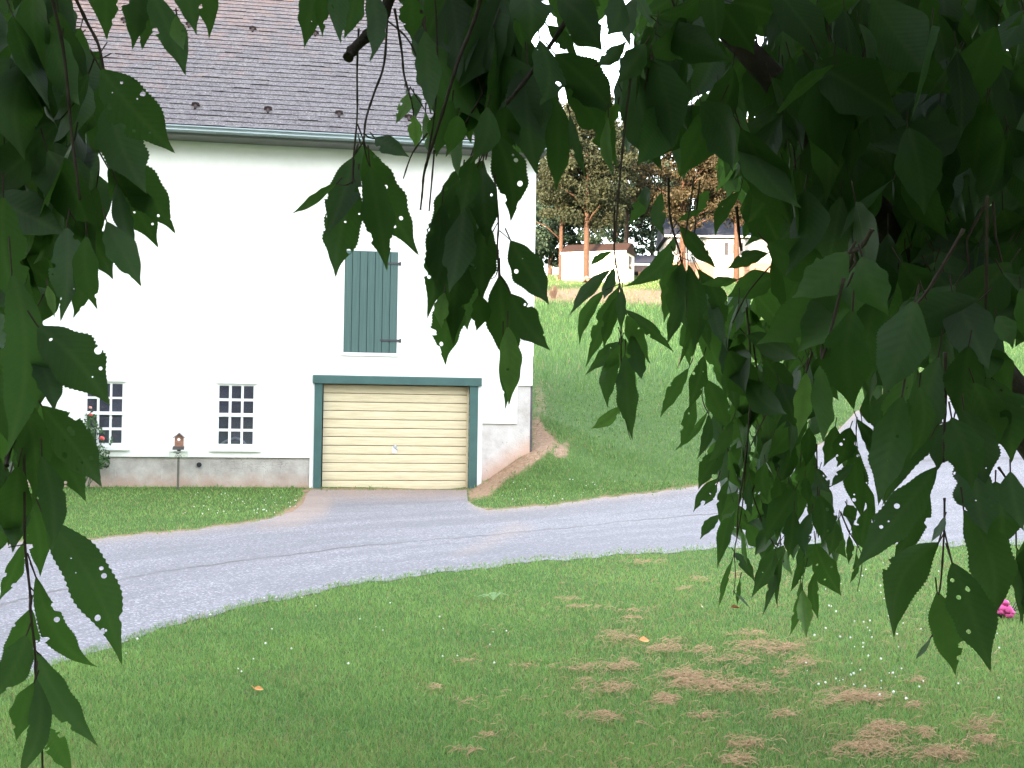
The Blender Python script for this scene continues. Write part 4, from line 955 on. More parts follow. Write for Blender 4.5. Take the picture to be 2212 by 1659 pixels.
SPRAYS = {
 'left': (1.02, '''E 70 160 25 1270 270 .3 0; L 40 -90 75 370 170 .2 0; E 120 880 205 1570 190 .15 0; E 20 -300 140 420 260 .2 0; E 90 700 150 1290 200 .12 0; A 640 -250 640 245 210 .3 0; A 820 -200 790 300 170 .3 0; A 860 -150 852 300 190 .35 0; A 900 -60 1112 458 220 .3 1; A 1080 -250 1180 215 160 .25 0; A 1190 -200 1258 235 140 .5 0; A 1060 90 1105 300 90 .7 0;
  A 600 410 1055 920 290 .1 0; A 650 610 880 1165 270 .15 1; A 640 920 1050 1410 235 .2 1; A 650 1010 950 1490 230 .15 1; A 700 1100 823 1500 110 .1 0; A 640 1330 850 1722 180 .35 0; E 450 -150 678 205 210 .15 0; E 520 -60 590 385 150 .3 0; E 525 110 437 436 120 .55 0; E 400 -110 368 458 200 .25 1; E 285 240 328 435 52 1 0;
  E 225 480 655 965 320 .1 1; E 210 650 322 1000 160 .1 0; E 250 960 615 1450 280 .15 1; E 190 1080 515 1538 240 .2 0; E 160 1100 290 1500 150 .2 0; E 330 1000 610 1400 150 .05 0;
  L 150 -20 232 515 165 .2 0; L 250 -220 315 360 160 .15 0; L 262 150 735 1050 265 .3 1; L 215 510 580 1060 160 .3 1; L 140 310 -10 660 110 .2 1; L 110 -160 50 330 190 .2 0; L 185 700 90 1165 185 .3 1; L 160 860 -30 1240 190 .3 1; L 222 965 598 1530 165 .4 0; L 205 1145 95 1500 165 .45 0; L 215 1120 70 1760 135 .2 0; L 265 1415 445 1725 125 .4 0; L 60 -100 -60 420 200 .15 0''',
  ['L 140 -400 148 0 150 310 180 600 182 700 210 960 215 1120 248 1400 256 1760 .0024', 'L 182 430 215 515 .0012', 'L 182 575 215 605 270 620 .0012', 'L 212 955 250 985 .0012', 'L 250 1395 270 1420 .001', 'L 150 308 138 318 50 335 .0011', 'E 222 690 200 900 110 1080 50 1250 40 1320 .0045', 'A 430 -60 520 130 600 300 640 600 .003', 'A 300 -60 380 300 430 800 480 1200 .003', 'A 850 -120 880 -20 .003']),
 'top': (1.05, '''K 540 -60 1080 610 430 .08 0; K 1290 -80 1140 430 330 .12 0; K 1470 -40 1410 560 230 .15 0; K 1590 520 1260 1000 300 .12 1; K 420 300 790 680 200 .25 0; K 60 -120 150 620 240 .1 0; K 900 -150 870 260 330 .1 0; B 420 -150 350 290 170 .3 0; B 490 -100 465 228 90 .4 0; B 600 -160 575 272 150 .3 1; B 680 -160 592 236 150 .25 0; B 735 -120 750 378 125 .35 0; B 560 -140 530 120 140 .2 0;
  B 1000 -20 1000 250 150 .4 0; B 960 -120 1010 90 120 .3 0; B 1075 180 1110 682 150 .4 0; B 1240 600 1145 945 160 .4 0; B 1270 690 1200 945 140 .4 0; B 1290 790 1285 1090 70 .7 0; B 1450 640 1340 985 160 .25 0; B 1690 380 1745 1055 310 .12 0; B 1490 800 1595 1330 215 .1 1; B 1560 640 1500 960 200 .15 0;
  C 400 600 385 1160 160 .4 0; C 470 690 572 1080 70 .3 0; C 380 325 745 705 250 .12 0; C 430 495 755 1010 190 .3 0; C 420 20 655 300 240 .1 0; C 640 388 815 240 95 .4 0; C 190 -120 230 270 260 .1 0; C 290 240 300 640 220 .12 0; C 700 700 740 1060 80 .8 0; C 760 620 720 800 80 .9 0''',
  ['B 885 -90 870 -30 790 150 650 290 615 345 .0105 .0075', 'B 678 170 668 420 668 700 645 960 640 1100 .0017', 'B 850 90 830 380 770 560 720 720 708 870 .0021', 'B 893 50 935 300 950 450 992 595 .0021', 'B 845 120 960 220 1030 350 1070 520 1112 682 .0016', 'B 1410 -60 1400 30 1350 180 1270 380 1180 680 1110 900 1070 1040 1060 1150 1048 1260 .0036 .0015', 'B 1135 -60 1150 400 1130 700 1080 1000 .0018', 'B 1132 900 1115 1100 1100 1268 .0016', 'B 1090 800 1000 920 945 1072 .0014', 'C 520 -60 490 50 360 260 220 460 90 620 .0042', 'C 840 300 830 500 800 750 765 1130 740 1450 .0022', 'C 1215 1060 1190 1250 1160 1420 .0016', 'B 1470 810 1440 960 .0014', 'K 272 0 270 150 200 320 230 540 .0008', 'K 270 150 330 350 360 450 .0008']),
 'pale': (1.25, '''B 975 560 898 746 84 .85 0; B 1010 560 1020 712 74 .3 0; B 1005 690 1020 892 92 .95 0; B 1078 668 1060 842 62 .9 0; B 1110 790 1092 905 45 .8 0; B 955 525 932 545 25 .5 0''',
  ['B 990 590 1000 640 1010 695 .0012', 'B 985 520 1030 590 1078 670 1110 790 .0012', 'B 950 455 975 560 .001']),
 'cluster': (1.06, '''B 775 830 985 945 112 .2 0; B 545 1102 275 1283 104 .6 0; B 645 945 480 1420 190 .1 0; B 690 870 790 1190 195 .25 0; B 720 880 1050 1532 240 .15 1; B 660 1090 535 1665 235 .25 1; B 745 990 850 1632 195 .3 1''',
  ['B 708 800 740 825 775 832 .0013', 'B 706 850 660 920 640 950 .0012', 'B 640 1090 600 1110 545 1104 .0012', 'B 650 960 645 1060 660 1095 .0012', 'B 708 868 730 960 745 1000 .0012']),
 'column': (1.1, '''B 1335 980 1135 1182 110 .2 0; B 1425 960 1310 1330 150 .15 0; B 1390 1000 1085 1915 270 .25 1; F 1355 -200 1250 605 265 .08 0; F 1285 230 1200 718 200 .35 1; F 1195 280 1175 498 90 .8 0; F 1400 290 1380 512 120 .55 0; F 1525 172 1625 765 200 .1 1; F 1590 288 1830 628 190 .2 1; F 1570 480 1578 962 150 .75 0; F 1545 540 1552 985 105 .4 0; F 1588 -33 1822 355 205 .15 0; F 1440 -150 1420 330 190 .1 1; F 1240 -200 1140 140 120 .2 1; F 1180 -250 1160 330 160 .2 1; B 1300 1040 1200 1500 170 .15 1; B 1420 1000 1450 1480 170 .12 1; B 1350 940 1290 1290 150 .3 0; B 1310 1250 1220 1760 190 .12 0''',
  ['B 1450 810 1440 960 .0013', 'B 1490 1050 1505 1180 1516 1350 1510 1480 1520 1660 1527 1650 .0018', 'B 1516 1330 1480 1400 1452 1520 .0011', 'B 1524 1385 1590 1442 .0011', 'B 1512 1475 1452 1530 .0011', 'F 1515 60 1520 130 1528 175 .0012', 'F 1518 100 1500 180 1460 200 .001', 'F 1525 172 1590 288 .001']),
 'spray': (1.55, '''H 700 770 330 1192 150 .35 0; H 655 950 420 1452 115 .3 0; H 775 925 480 1655 165 .3 0; H 735 750 640 1035 110 .2 0; H 770 1000 640 1490 130 .1 0; H 805 930 800 1335 90 .2 0; H 835 1130 1278 1518 120 .35 0; H 850 1180 1062 1622 165 .45 0; H 800 1370 935 1800 170 .55 0; H 790 1440 610 1690 110 .35 0; H 720 600 518 735 62 .2 0; P 1335 752 1312 882 42 .4 0; P 1350 765 1366 953 46 .4 0; P 1342 878 1276 927 28 .9 0; P 1340 740 1262 812 34 .3 0; P 1365 720 1386 820 40 .5 0''',
  ['H 738 200 735 560 760 760 795 960 805 1150 797 1350 800 1700 .0023', 'H 790 1120 830 1150 850 1180 .0013', 'P 1342 800 1348 890 1362 950 .0012', 'H 760 740 700 780 .0013', 'H 780 900 655 950 .0012']),
 'house': (1.5, '''H 1050 40 860 372 135 .4 0; H 1160 70 1185 475 130 .4 0; H 1010 20 1030 240 130 .2 0; H 1325 375 1662 765 160 .15 0; H 1285 465 808 922 165 .25 0; H 1310 720 1155 1035 170 .2 0; H 1350 700 1242 1255 180 .3 0; H 1400 720 1430 1560 190 .3 0; H 1500 900 1600 1500 160 .25 1; H 1302 330 1560 220 58 .3 0; H 2120 620 1740 782 140 .3 0; H 1850 858 1500 905 95 .4 0; H 1480 760 1700 1400 170 .2 0; H 1590 60 1480 300 110 .5 0; H 1870 60 1640 480 130 .4 0; H 1960 260 1890 500 120 .15 0; H 2080 380 1900 560 90 .6 0; H 2200 260 2090 520 60 .6 0; H 1300 760 1180 1250 150 .35 0; H 1420 1050 1290 1680 60 .5 0; H 1360 1000 1210 1450 120 .2 0; H 1620 1010 1760 1500 130 .25 0''',
  ['H 1225 -60 1230 200 1260 400 1330 620 .0032', 'H 1510 -40 1480 200 1455 480 .0022', 'H 1835 200 1860 450 1880 600 .004', 'H 1300 340 1250 430 1220 500 .0015', 'H 1250 560 1300 640 1430 690 .0013', 'H 2212 660 1950 960 1800 1250 .002', 'H 1330 640 1345 720 1380 900 1390 1200 .002']),
 'nearright': (.72, '''G 1160 40 820 315 235 .55 0; G 1130 195 605 595 290 .6 0; G 1150 245 850 645 260 .6 0; G 1185 380 1200 985 290 .3 0; G 905 758 855 1152 112 .95 0; G 1000 700 1005 1182 175 .6 0; G 1330 300 1290 860 260 .2 0; G 1560 330 1360 900 300 .25 0; G 1560 640 1330 1330 260 .25 0; G 1200 120 1290 500 230 .5 0; G 1480 900 1340 1560 230 .22 0; G 1240 60 1400 420 220 .3 0''',
  ['G 1300 -100 1240 0 1190 30 1100 60 .0028', 'G 1190 30 1150 160 1130 195 .002', 'G 1130 195 1060 480 1000 690 .0018', 'G 940 640 905 758 .0014', 'G 1850 -100 1640 260 1500 430 1400 640 .0022']),
 'right': (1.0, '''M 1760 560 1950 1190 320 .12 1; M 1560 880 1740 1540 340 .2 1; M 1130 560 1075 1190 270 .2 0; M 1270 600 1190 1260 250 .15 0; M 1860 640 2060 1150 230 .1 1; M 1700 980 1880 1640 300 .15 1; M 980 640 930 1130 200 .2 0; G 1700 660 1355 1560 255 .25 0; G 1800 790 1652 942 85 .5 0; G 1790 1040 1690 1350 210 .15 0; G 2000 620 2142 882 150 .5 0; G 2050 420 2150 618 125 .55 0; G 1980 790 2145 1302 260 .12 1; G 2080 890 2290 1120 150 .1 1; R 1690 -150 1190 472 215 .25 0; R 1640 -20 1425 442 160 .2 0; R 1700 305 1438 890 250 .3 0; R 1850 110 2010 800 270 .3 0; R 1780 425 2010 1085 255 .3 0; R 1690 600 1800 1105 190 .65 0; R 1650 880 1558 1012 60 .6 0; R 2165 330 2178 800 78 .35 0; R 2225 280 2205 805 110 .35 0; R 1735 150 1650 305 95 .15 0; R 2040 -60 2065 355 300 .12 1; R 1930 -200 1990 260 250 .15 1; G 1960 1130 1900 1560 260 .12 1; G 1850 980 1960 1480 230 .15 1; R 2130 -120 2210 240 160 .15 1; R 2260 300 2240 800 170 .3 0; G 2190 250 2240 600 150 .3 0; G 1880 600 1830 1080 230 .15 0''',
  ['G 1740 640 1742 900 1735 1075 1730 1300 .003 .002', 'R 1735 40 1732 250 1715 520 1700 620 .0018', 'R 1735 240 1780 425 .0014', 'R 1732 250 1700 305 .0014', 'G 1990 -300 1985 300 1975 560 .003', 'G 2060 1330 2160 1480 2220 1620 .002', 'R 2110 -60 2160 60 2220 200 .002', 'G 1735 1060 1690 1080 1650 1160 .001']),
 'lower': (1.75, '''G 130 110 40 322 120 .2 0; G 140 200 95 472 100 .3 0; G 195 140 180 505 150 .35 0; G 270 150 415 605 165 .25 0; G 255 300 425 810 150 .2 0; G 205 420 205 725 115 .35 1; G 200 735 28 1035 90 .45 0; G 290 660 200 985 112 .1 0; G 240 915 150 1218 90 .45 0; G 305 800 450 1115 145 .45 0; G 310 1000 108 1232 50 .4 0; G 320 1010 250 1285 70 .3 0; G 460 1050 310 1300 90 .6 0; G 570 1000 330 1265 110 .65 0; G 420 1210 255 1462 130 .2 1; G 440 1230 522 1474 100 .3 0; G 375 1395 228 1602 72 .3 0; G 440 1400 388 1665 60 .6 0; G 370 1430 290 1560 50 .3 0;
  R 515 240 552 442 76 .15 0; R 475 365 600 548 72 .2 0; R 462 410 378 712 42 .35 0; R 508 520 490 682 30 .4 0; R 482 615 572 708 16 .4 0; R 470 50 372 465 95 .25 0; R 520 20 390 152 115 .3 0; R 385 138 266 288 72 .3 1; R 570 30 560 188 50 .2 0; R 840 -10 655 263 180 .25 1; R 832 112 796 402 112 .08 0; R 772 325 575 642 130 .15 1; R 722 350 638 752 62 .2 1; R 772 370 735 705 52 .1 0; R 935 125 900 385 100 .25 1; R 985 20 1000 320 150 .15 1; R 1062 155 1040 392 135 .1 0; R 1100 150 1080 372 65 .6 0; R 960 315 1122 625 160 .12 1; R 960 478 986 778 72 .1 0; R 892 388 808 605 56 .2 0; R 870 540 802 872 80 .15 0; R 882 590 905 880 110 .9 0; R 1162 262 1154 438 50 .55 0; R 1178 195 1262 362 92 .25 0; R 1148 80 1205 175 92 .3 0; R 1205 370 1160 558 42 .6 0; R 1270 100 1235 330 100 .2 0;
  G 620 1080 690 1330 100 .2 0; G 600 1120 560 1330 80 .3 0; G 700 1160 640 1420 110 .15 0; G 780 1000 770 1320 110 .15 0; G 830 1180 740 1440 120 .2 0; G 920 1090 900 1330 100 .2 0; G 860 1280 950 1500 90 .3 0; G 950 1230 870 1530 130 .15 0; G 960 1330 1050 1480 90 .1 1; G 1080 1080 1010 1330 110 .2 0; G 1170 1090 1090 1330 150 .25 0; G 1210 1040 1385 1330 90 .1 0; G 1240 1060 1350 1370 70 .2 0; G 1200 1200 1250 1650 150 .15 0; G 1060 1440 1200 1300 80 .3 0; G 1330 1060 1310 1330 100 .3 0; G 1420 1020 1480 1210 80 .5 0; G 1280 880 1330 1110 130 .1 0; G 730 1380 700 1650 120 .12 1; G 560 1400 580 1630 60 .2 1; G 660 1300 680 1540 110 .2 0; G 900 1380 930 1560 70 .2 0; G 770 1480 660 1800 150 .2 1; G 480 1480 400 1650 110 .4 0; G 1000 1450 1060 1720 120 .12 0; G 920 1480 980 1760 110 .12 0; G 1150 1550 1180 1700 70 .3 0; G 1330 1380 1380 1560 60 .3 0; G 1260 1420 1310 1700 60 .3 0;
  G 560 480 450 560 60 .5 0; G 560 540 440 620 60 .6 0; G 560 600 440 670 50 .6 0; G 560 660 520 740 50 .3 0; G 570 480 680 560 60 .3 0; G 600 700 520 800 70 .3 0; G 760 560 690 720 70 .3 0; G 560 740 590 900 90 .2 0; G 640 760 560 900 80 .3 0; G 480 820 500 1010 90 .15 0; G 500 380 480 520 60 .2 0; G 660 480 620 590 60 .2 0''',
  ['R 545 -250 525 60 492 260 475 360 480 500 470 620 .0022 .001', 'G 545 370 565 560 570 760 568 960 545 1250 500 1560 490 1750 .0032 .0018', 'G 885 1040 878 1180 870 1330 .0018', 'G 968 1190 972 1400 975 1500 .002', 'R 1112 120 1165 245 1240 392 1212 600 .0015', 'G 1210 1030 1205 1120 1220 1300 .0018', 'R 830 -40 832 112 .0013', 'R 985 -20 960 310 .0012', 'R 915 400 880 540 870 590 .001', 'G 200 420 290 650 280 900 320 1010 .0018', 'R 780 250 720 350 .0011', 'G 890 1270 980 1330 .0013', 'R 470 60 440 -40 .001', 'G 830 1180 800 1220 .001', 'G 880 1250 900 1300 .001', 'G 1110 1600 1160 1720 .0012']),
}
GAPS = [('K', [(160,0),(440,90),(430,190),(350,180),(380,340),(460,490),(420,545),(300,420),(230,545),(190,300)]), ('K', [(780,570),(1060,610),(1080,510),(1090,600),(990,770)]), ('K', [(1100,740),(1400,550),(1425,610),(1270,830),(1130,910)]), ('K', [(1170,530),(1250,410),(1340,370),(1340,480)]),
        ('K', [(470,560),(570,630),(620,830),(830,1130),(1180,1420),(1210,1600),(1000,1310),(870,1180),(640,1020),(530,760)]), ('K', [(600,1080),(700,1200),(860,1600),(760,1659),(520,1250)]),
        ('P', [(1160,340),(1330,340),(1420,380),(1462,380),(1500,490),(1606,500),(1604,602),(1530,612),(1440,580),(1420,700),(1160,700)]), ('H', [(1330,70),(1600,70),(1620,420),(1340,440)]),
        ('M', [(1410,370),(1510,300),(1505,540),(1370,740),(1400,640)]), ('M', [(1380,760),(1500,720),(1480,930),(1390,1080),(1370,1370),(1180,1400),(1190,1290),(1350,900)]), ('M', [(1060,1620),(1080,1530),(1250,1420),(1370,1390),(1180,1560)]), ('M', [(530,1080),(690,880),(700,1030),(610,1140)]), ('M', [(750,920),(830,870),(870,940),(840,1060)]), ('M', [(1520,920),(1640,830),(1640,860)]),
        ('M', [(1900,240),(1950,140),(2120,270),(2260,230),(2260,640),(2100,640),(2030,500)]), ('M', [(2080,790),(2260,880),(2260,1030),(2110,940)]), ('M', [(1930,1180),(2100,1300),(2110,1110),(2240,1260),(2240,1500),(2090,1420),(1970,1270)]), ('M', [(250,1220),(400,1150),(540,1350),(480,1480)]), ('M', [(520,1570),(710,1430),(710,1650),(560,1650)]), ('M', [(570,830),(600,730),(650,730),(620,820)]), ('M', [(710,870),(750,690),(780,780),(740,890)])]
for sx_, sy_ in ((1340,25),(1440,30),(1500,215),(1515,200),(1560,90),(1720,85),(1640,80),(1980,255),(1746,295),(1896,355),(1848,420),(2090,430),(2164,428),(1925,462),(1934,475),(2160,60),(2195,105),(2205,185),(1616,225),(1640,245),(1928,505),(2092,12),(1530,350)):
    GAPS.append(('P', [(sx_-3, sy_-6), (sx_+3, sy_-7), (sx_+4, sy_+5), (sx_-3, sy_+6)]))
GAPS = [[conv(rg, *q) for q in pl] for rg, pl in GAPS]
FILL = {
 'left': ([(-90,-60),(160,-60),(188,40),(240,150),(225,230),(245,300),(228,430),(232,560),(190,590),(100,680),(95,830),(100,1000),(60,1120),(20,1160),(-90,1180)], 230, (1.05, 1.6), (.095, .125)),
 'top': ([(872,-60),(1135,-60),(1150,90),(1180,120),(1212,180),(1200,240),(1175,345),(1110,345),(1052,300),(1000,320),(965,320),(930,240),(905,130),(890,60)], 150, (1.12, 1.5), (.095, .125)),
 'column': ([(965,360),(1040,345),(1062,400),(1060,520),(1050,640),(1010,720),(985,700),(960,600)], 16, (1.15, 1.3), (.08, .11)),
 'right': ([(1120,-60),(2290,-60),(2290,730),(2140,715),(2060,750),(2015,770),(1985,890),(1945,940),(1905,850),(1800,770),(1700,690),(1640,550),(1600,470),(1560,400),(1500,410),(1465,500),(1420,420),(1385,420),(1345,330),(1320,200),(1270,150),(1230,80),(1150,10)], 800, (1.1, 2.2), (.085, .125)),
 'nearright': ([(1560,560),(1700,560),(1880,700),(1930,860),(1890,960),(1780,940),(1700,1020),(1600,990),(1560,900),(1530,740)], 100, (1.6, 2.3), (.08, .115)),
 'lowfill': ([(1500,900),(1560,860),(1700,900),(1860,900),(1880,1000),(1800,1100),(1850,1180),(1800,1250),(1680,1250),(1570,1180),(1530,1060)], 75, (1.75, 2.3), (.06, .095)),
 'rightlow': ([(1900,560),(2290,560),(2290,1300),(2200,1200),(2130,1000),(2090,900),(1960,980),(1890,960)], 60, (1.0, 1.6), (.09, .12)),
}
def fill_leaves(poly, n, dr, lr, seed):
    r = np.random.default_rng(seed); xs_, ys_ = zip(*poly); Bs, Ts, Ws = [], [], []; tries = 0
    while len(Bs) < n and tries < n*60:
        tries += 1
        d = r.uniform(*dr); l = r.uniform(*lr); w = l*r.uniform(.36, .50); a = r.normal()*.5
        bx_, by_ = r.uniform(min(xs_), max(xs_)), r.uniform(min(ys_), max(ys_)); lp = l*F/d*r.uniform(.8, 1.0)
        tx_, ty_ = bx_+math.sin(a)*lp, by_+math.cos(a)*lp; wx = w*F/d/2; nx_, ny_ = math.cos(a), -math.sin(a)
        qs = [(bx_, by_), (tx_, ty_)] + [(bx_+(tx_-bx_)*f+sg*nx_*wx*g, by_+(ty_-by_)*f+sg*ny_*wx*g) for f, g in ((.18,.7),(.42,1),(.65,.8),(.85,.3)) for sg in (-1, 0, 1)]
        Q_ = np.array(qs)
        if not in_poly(Q_[:,0], Q_[:,1], poly).all(): continue
        if any(in_poly(Q_[:,0], Q_[:,1], g).any() for g in GAPS): continue
        if any(in_poly(np.array([g[0][0]]), np.array([g[0][1]]), [(bx_-nx_*wx, by_-ny_*wx), (tx_, ty_), (bx_+nx_*wx, by_+ny_*wx)]).any() for g in GAPS): continue
        Bs.append(at(bx_, by_, d)); Ts.append(at(tx_, ty_, d*(1+r.normal()*.03))); Ws.append(w)
    return np.array(Bs), np.array(Ts), np.array(Ws)
def mb_arrays(mb):
    """stalk shapes as arrays to be joined to a leaf mesh"""
    if not mb.v: return None
    V = np.array(mb.v); Q = np.array([f for f in mb.f if len(f) == 4])
    return V, Q, np.zeros((len(V), 3)), np.zeros(len(V)), np.full(len(Q), 2)
def make_spray(key, dist, leaves, stems, seed):
    r = np.random.default_rng(seed); Bs, Ts, Ws, tn, hl, B2 = [], [], [], [], [], []
    for it in leaves.replace('\n', ' ').split(';'):
        q = it.split()
        if not q: continue
        rg = q[0]; bx_, by_, tx_, ty_, w, tone, h = map(float, q[1:]); s = REG[rg][2]
        d = dist*(1+r.normal()*.05); b2 = conv(rg, bx_, by_); t2 = conv(rg, tx_, ty_); B2.append(b2)
        Bs.append(at(*b2, d)); Ts.append(at(*t2, d*(1+r.normal()*.03))); Ws.append(w*s*d/F*(.95 if key == 'lower' else 1.03)); tn.append(tone); hl.append(max(h, float(r.random() < .28)))
    Bs, Ts, Ws, tn, hl = map(np.array, (Bs, Ts, Ws, tn, hl)); B2 = [tuple(b) for b in B2]
    fills = {'left': ['left'], 'top': ['top'], 'column': ['column'], 'right': ['right', 'rightlow'], 'lower': ['nearright', 'lowfill']}.get(key, [])
    fb, ft, fw_, twl = np.zeros((0,3)), np.zeros((0,3)), np.zeros(0), []
    for fk in fills:
        poly, m, dr, lr = FILL[fk]; a_, b_, c_ = fill_leaves(poly, m, dr, lr, seed+5); print('fill', fk, len(a_))
        fb, ft, fw_ = np.concatenate([fb, a_]), np.concatenate([ft, b_]), np.concatenate([fw_, c_])
        xs_, ys_ = zip(*poly)
        for _ in range(m//9):
            x0_ = r.uniform(min(xs_), max(xs_)); y0_ = r.uniform(min(ys_), max(ys_)); dd = r.uniform(*dr); L2 = [(x0_+r.normal()*14+i*r.normal()*9, y0_+i*75) for i in range(4)]
            lx = np.array([p[0] for p in L2]); ly = np.array([p[1] for p in L2])
            if in_poly(lx, ly, poly).all() and not any(in_poly(lx, ly, g).any() for g in GAPS): twl.append((L2, dd))
    mains, thin = [], []
    for si, st in enumerate(stems):
        q = st.split(); rg = q[0]; v = list(map(float, q[1:])); rads = []
        while abs(v[-1]) < .02 and (v[-1] != 0): rads.insert(0, v.pop())
        P2 = [conv(rg, v[i], v[i+1]) for i in range(0, len(v), 2)]; k = len(P2)
        dd = dist*(1+r.normal()*.02); r0 = rads[0]*.56; r1 = rads[1]*.56 if len(rads) > 1 else r0*.75
        P3 = [at(*p, dd*(1+.01*math.sin(i))) for i, p in enumerate(P2)]; pts = []
        for i in range(k-1):
            a, b = P3[i], P3[i+1]; pa = P3[i-1] if i else a; pb = P3[i+2] if i+2 < k else b
            for j in range(5):
                f = j/5; pts.append(.5*((2*a)+(-pa+b)*f+(2*pa-5*a+4*b-pb)*f*f+(-pa+3*a-3*b+pb)*f**3))
        pts.append(P3[-1]); m = len(pts)
        tb = ([p-TB for p in pts], [(r0+(r1-r0)*i/(m-1))*(1.28 if i % 4 == 0 else 1) for i in range(m)])
        if rads[0] >= .0016 or si == 0: mains.append((tb, np.array(P2)))
        else: thin.append((tb, np.array(P2)))
    def near(pt):
        best, bi = 1e9, 0
        for i, (_, P2) in enumerate(mains):
            Z_ = np.concatenate([P2[:-1]+(P2[1:]-P2[:-1])*f for f in (0, .25, .5, .75)] + [P2[-1:]])
            d_ = np.hypot(*(Z_-np.array(pt)).T).min()
            if d_ < best: best, bi = d_, i
        return bi
    who = np.array([near(b) for b in B2]); 
    if len(fb): fx, fy, _ = proj(fb); whof = np.array([near(b) for b in zip(fx, fy)])
    else: whof = np.zeros(0, int)
    whot = [near(t_[1][0]) for t_ in thin]; whow = [near(t_[0][0]) for t_ in twl]
    for i, (tb, _) in enumerate(mains):
        mb = MB(); mb.tube(*tb, 8); br = mb.build('hanging_branch', MAT['bark'] if tb[1][0] > .003 else MAT['twig'], cherry, True)
        k = who == i; kf = whof == i; parts = []; mb = MB()
        if k.any():
            n = int(k.sum()); nl = 56
            V, Q, uv, tone = leaf_batch(Bs[k]-TB, Ts[k]-TB, facing(Bs[k], Ts[k], .28, r), Ws[k], nl, r.normal(size=n)*.05, r.normal(size=n)*.06, r.uniform(-.22, .22, n), tn[k], .075, seed+i)
            parts.append((V, Q, uv, tone, np.repeat(hl[k].astype(int), nl*4))); petioles(mb, Bs[k]-TB, Ts[k]-TB, r, .13, .0007)
        if kf.any():
            m = int(kf.sum())
            parts.append(leaf_batch(fb[kf]-TB, ft[kf]-TB, facing(fb[kf], ft[kf], .75, r), fw_[kf], 18, r.normal(size=m)*.07, r.normal(size=m)*.06, r.uniform(-.25, .3, m), np.clip(r.normal(size=m)*.15+.17, 0, 1), 0, seed+1+i) + (np.zeros(m*18*4, int),))
            petioles(mb, fb[kf]-TB, ft[kf]-TB, r, .13, .0007)
        for t_, w_ in zip(thin, whot):
            if w_ == i: mb.tube(*t_[0], 6, False)
        for (L2, dd), w_ in zip(twl, whow):
            if w_ == i: mb.tube([at(*p, dd)-TB for p in L2], [.0017, .0015, .0013, .001], 5, False)
        ma = mb_arrays(mb)
        if ma: parts.append(ma)
        if not parts: continue
        o = 0; VV, QQ = [], []
        for p in parts: VV.append(p[0]); QQ.append(p[1]+o); o += len(p[0])
        mesh_np('leaves', np.concatenate(VV), np.concatenate(QQ), [MAT['leaf'], MAT['leafh'], MAT['twig']], br, True,
                {'luv': np.concatenate([p[2] for p in parts]), 'tone': np.concatenate([p[3] for p in parts])}, np.concatenate([p[4] for p in parts]))
for k, (key, (dist, lv, st)) in enumerate(SPRAYS.items()): make_spray(key, dist, lv, st, 40+7*k)
# trunk and limbs
mb = MB(); mb.tube([(0,0,-.2),(0,0,.05),(.02,.0,.5),(-.02,.02,1.1),(.0,.0,1.7),(.03,0,2.1)], [.26,.19,.155,.14,.135,.11], 14); mb.build('trunk', MAT['bark'], cherry, True)
LM = [at(x, y, d)-TB for x, y, d in ((1380,-160,1.40),(1500,-20,1.38),(1570,62,1.36),(1665,165,1.35),(1755,295,1.35),(1835,395,1.36),(1910,480,1.38),(1990,590,1.40),(2110,760,1.45),(2290,1010,1.55))]
mb = MB(); mb.tube(LM+[np.array([-.05,-.02,.9])], [.012,.013,.0145,.016,.0175,.019,.021,.023,.028,.036,.06], 10); mb.build('limb', MAT['bark'], cherry, True)
r = np.random.default_rng(77)
ENDS = []
for k in range(11):
    a = 2*math.pi*k/11+.2; R_ = r.uniform(1.9, 2.7); zt = r.uniform(2.6, 3.4)
    if k % 3 == 0: R_ *= .6
    e_ = np.array([math.cos(a)*R_, math.sin(a)*R_, zt-.4]); m_ = np.array([math.cos(a)*R_*.5, math.sin(a)*R_*.5, zt+.1])
    mb = MB(); mb.tube([(0, 0, 1.95), m_*.5+np.array([0,0,1.35]), m_, e_], [.07, .055, .04, .02], 8); q = mb.build('limb', MAT['bark'], cherry, True)
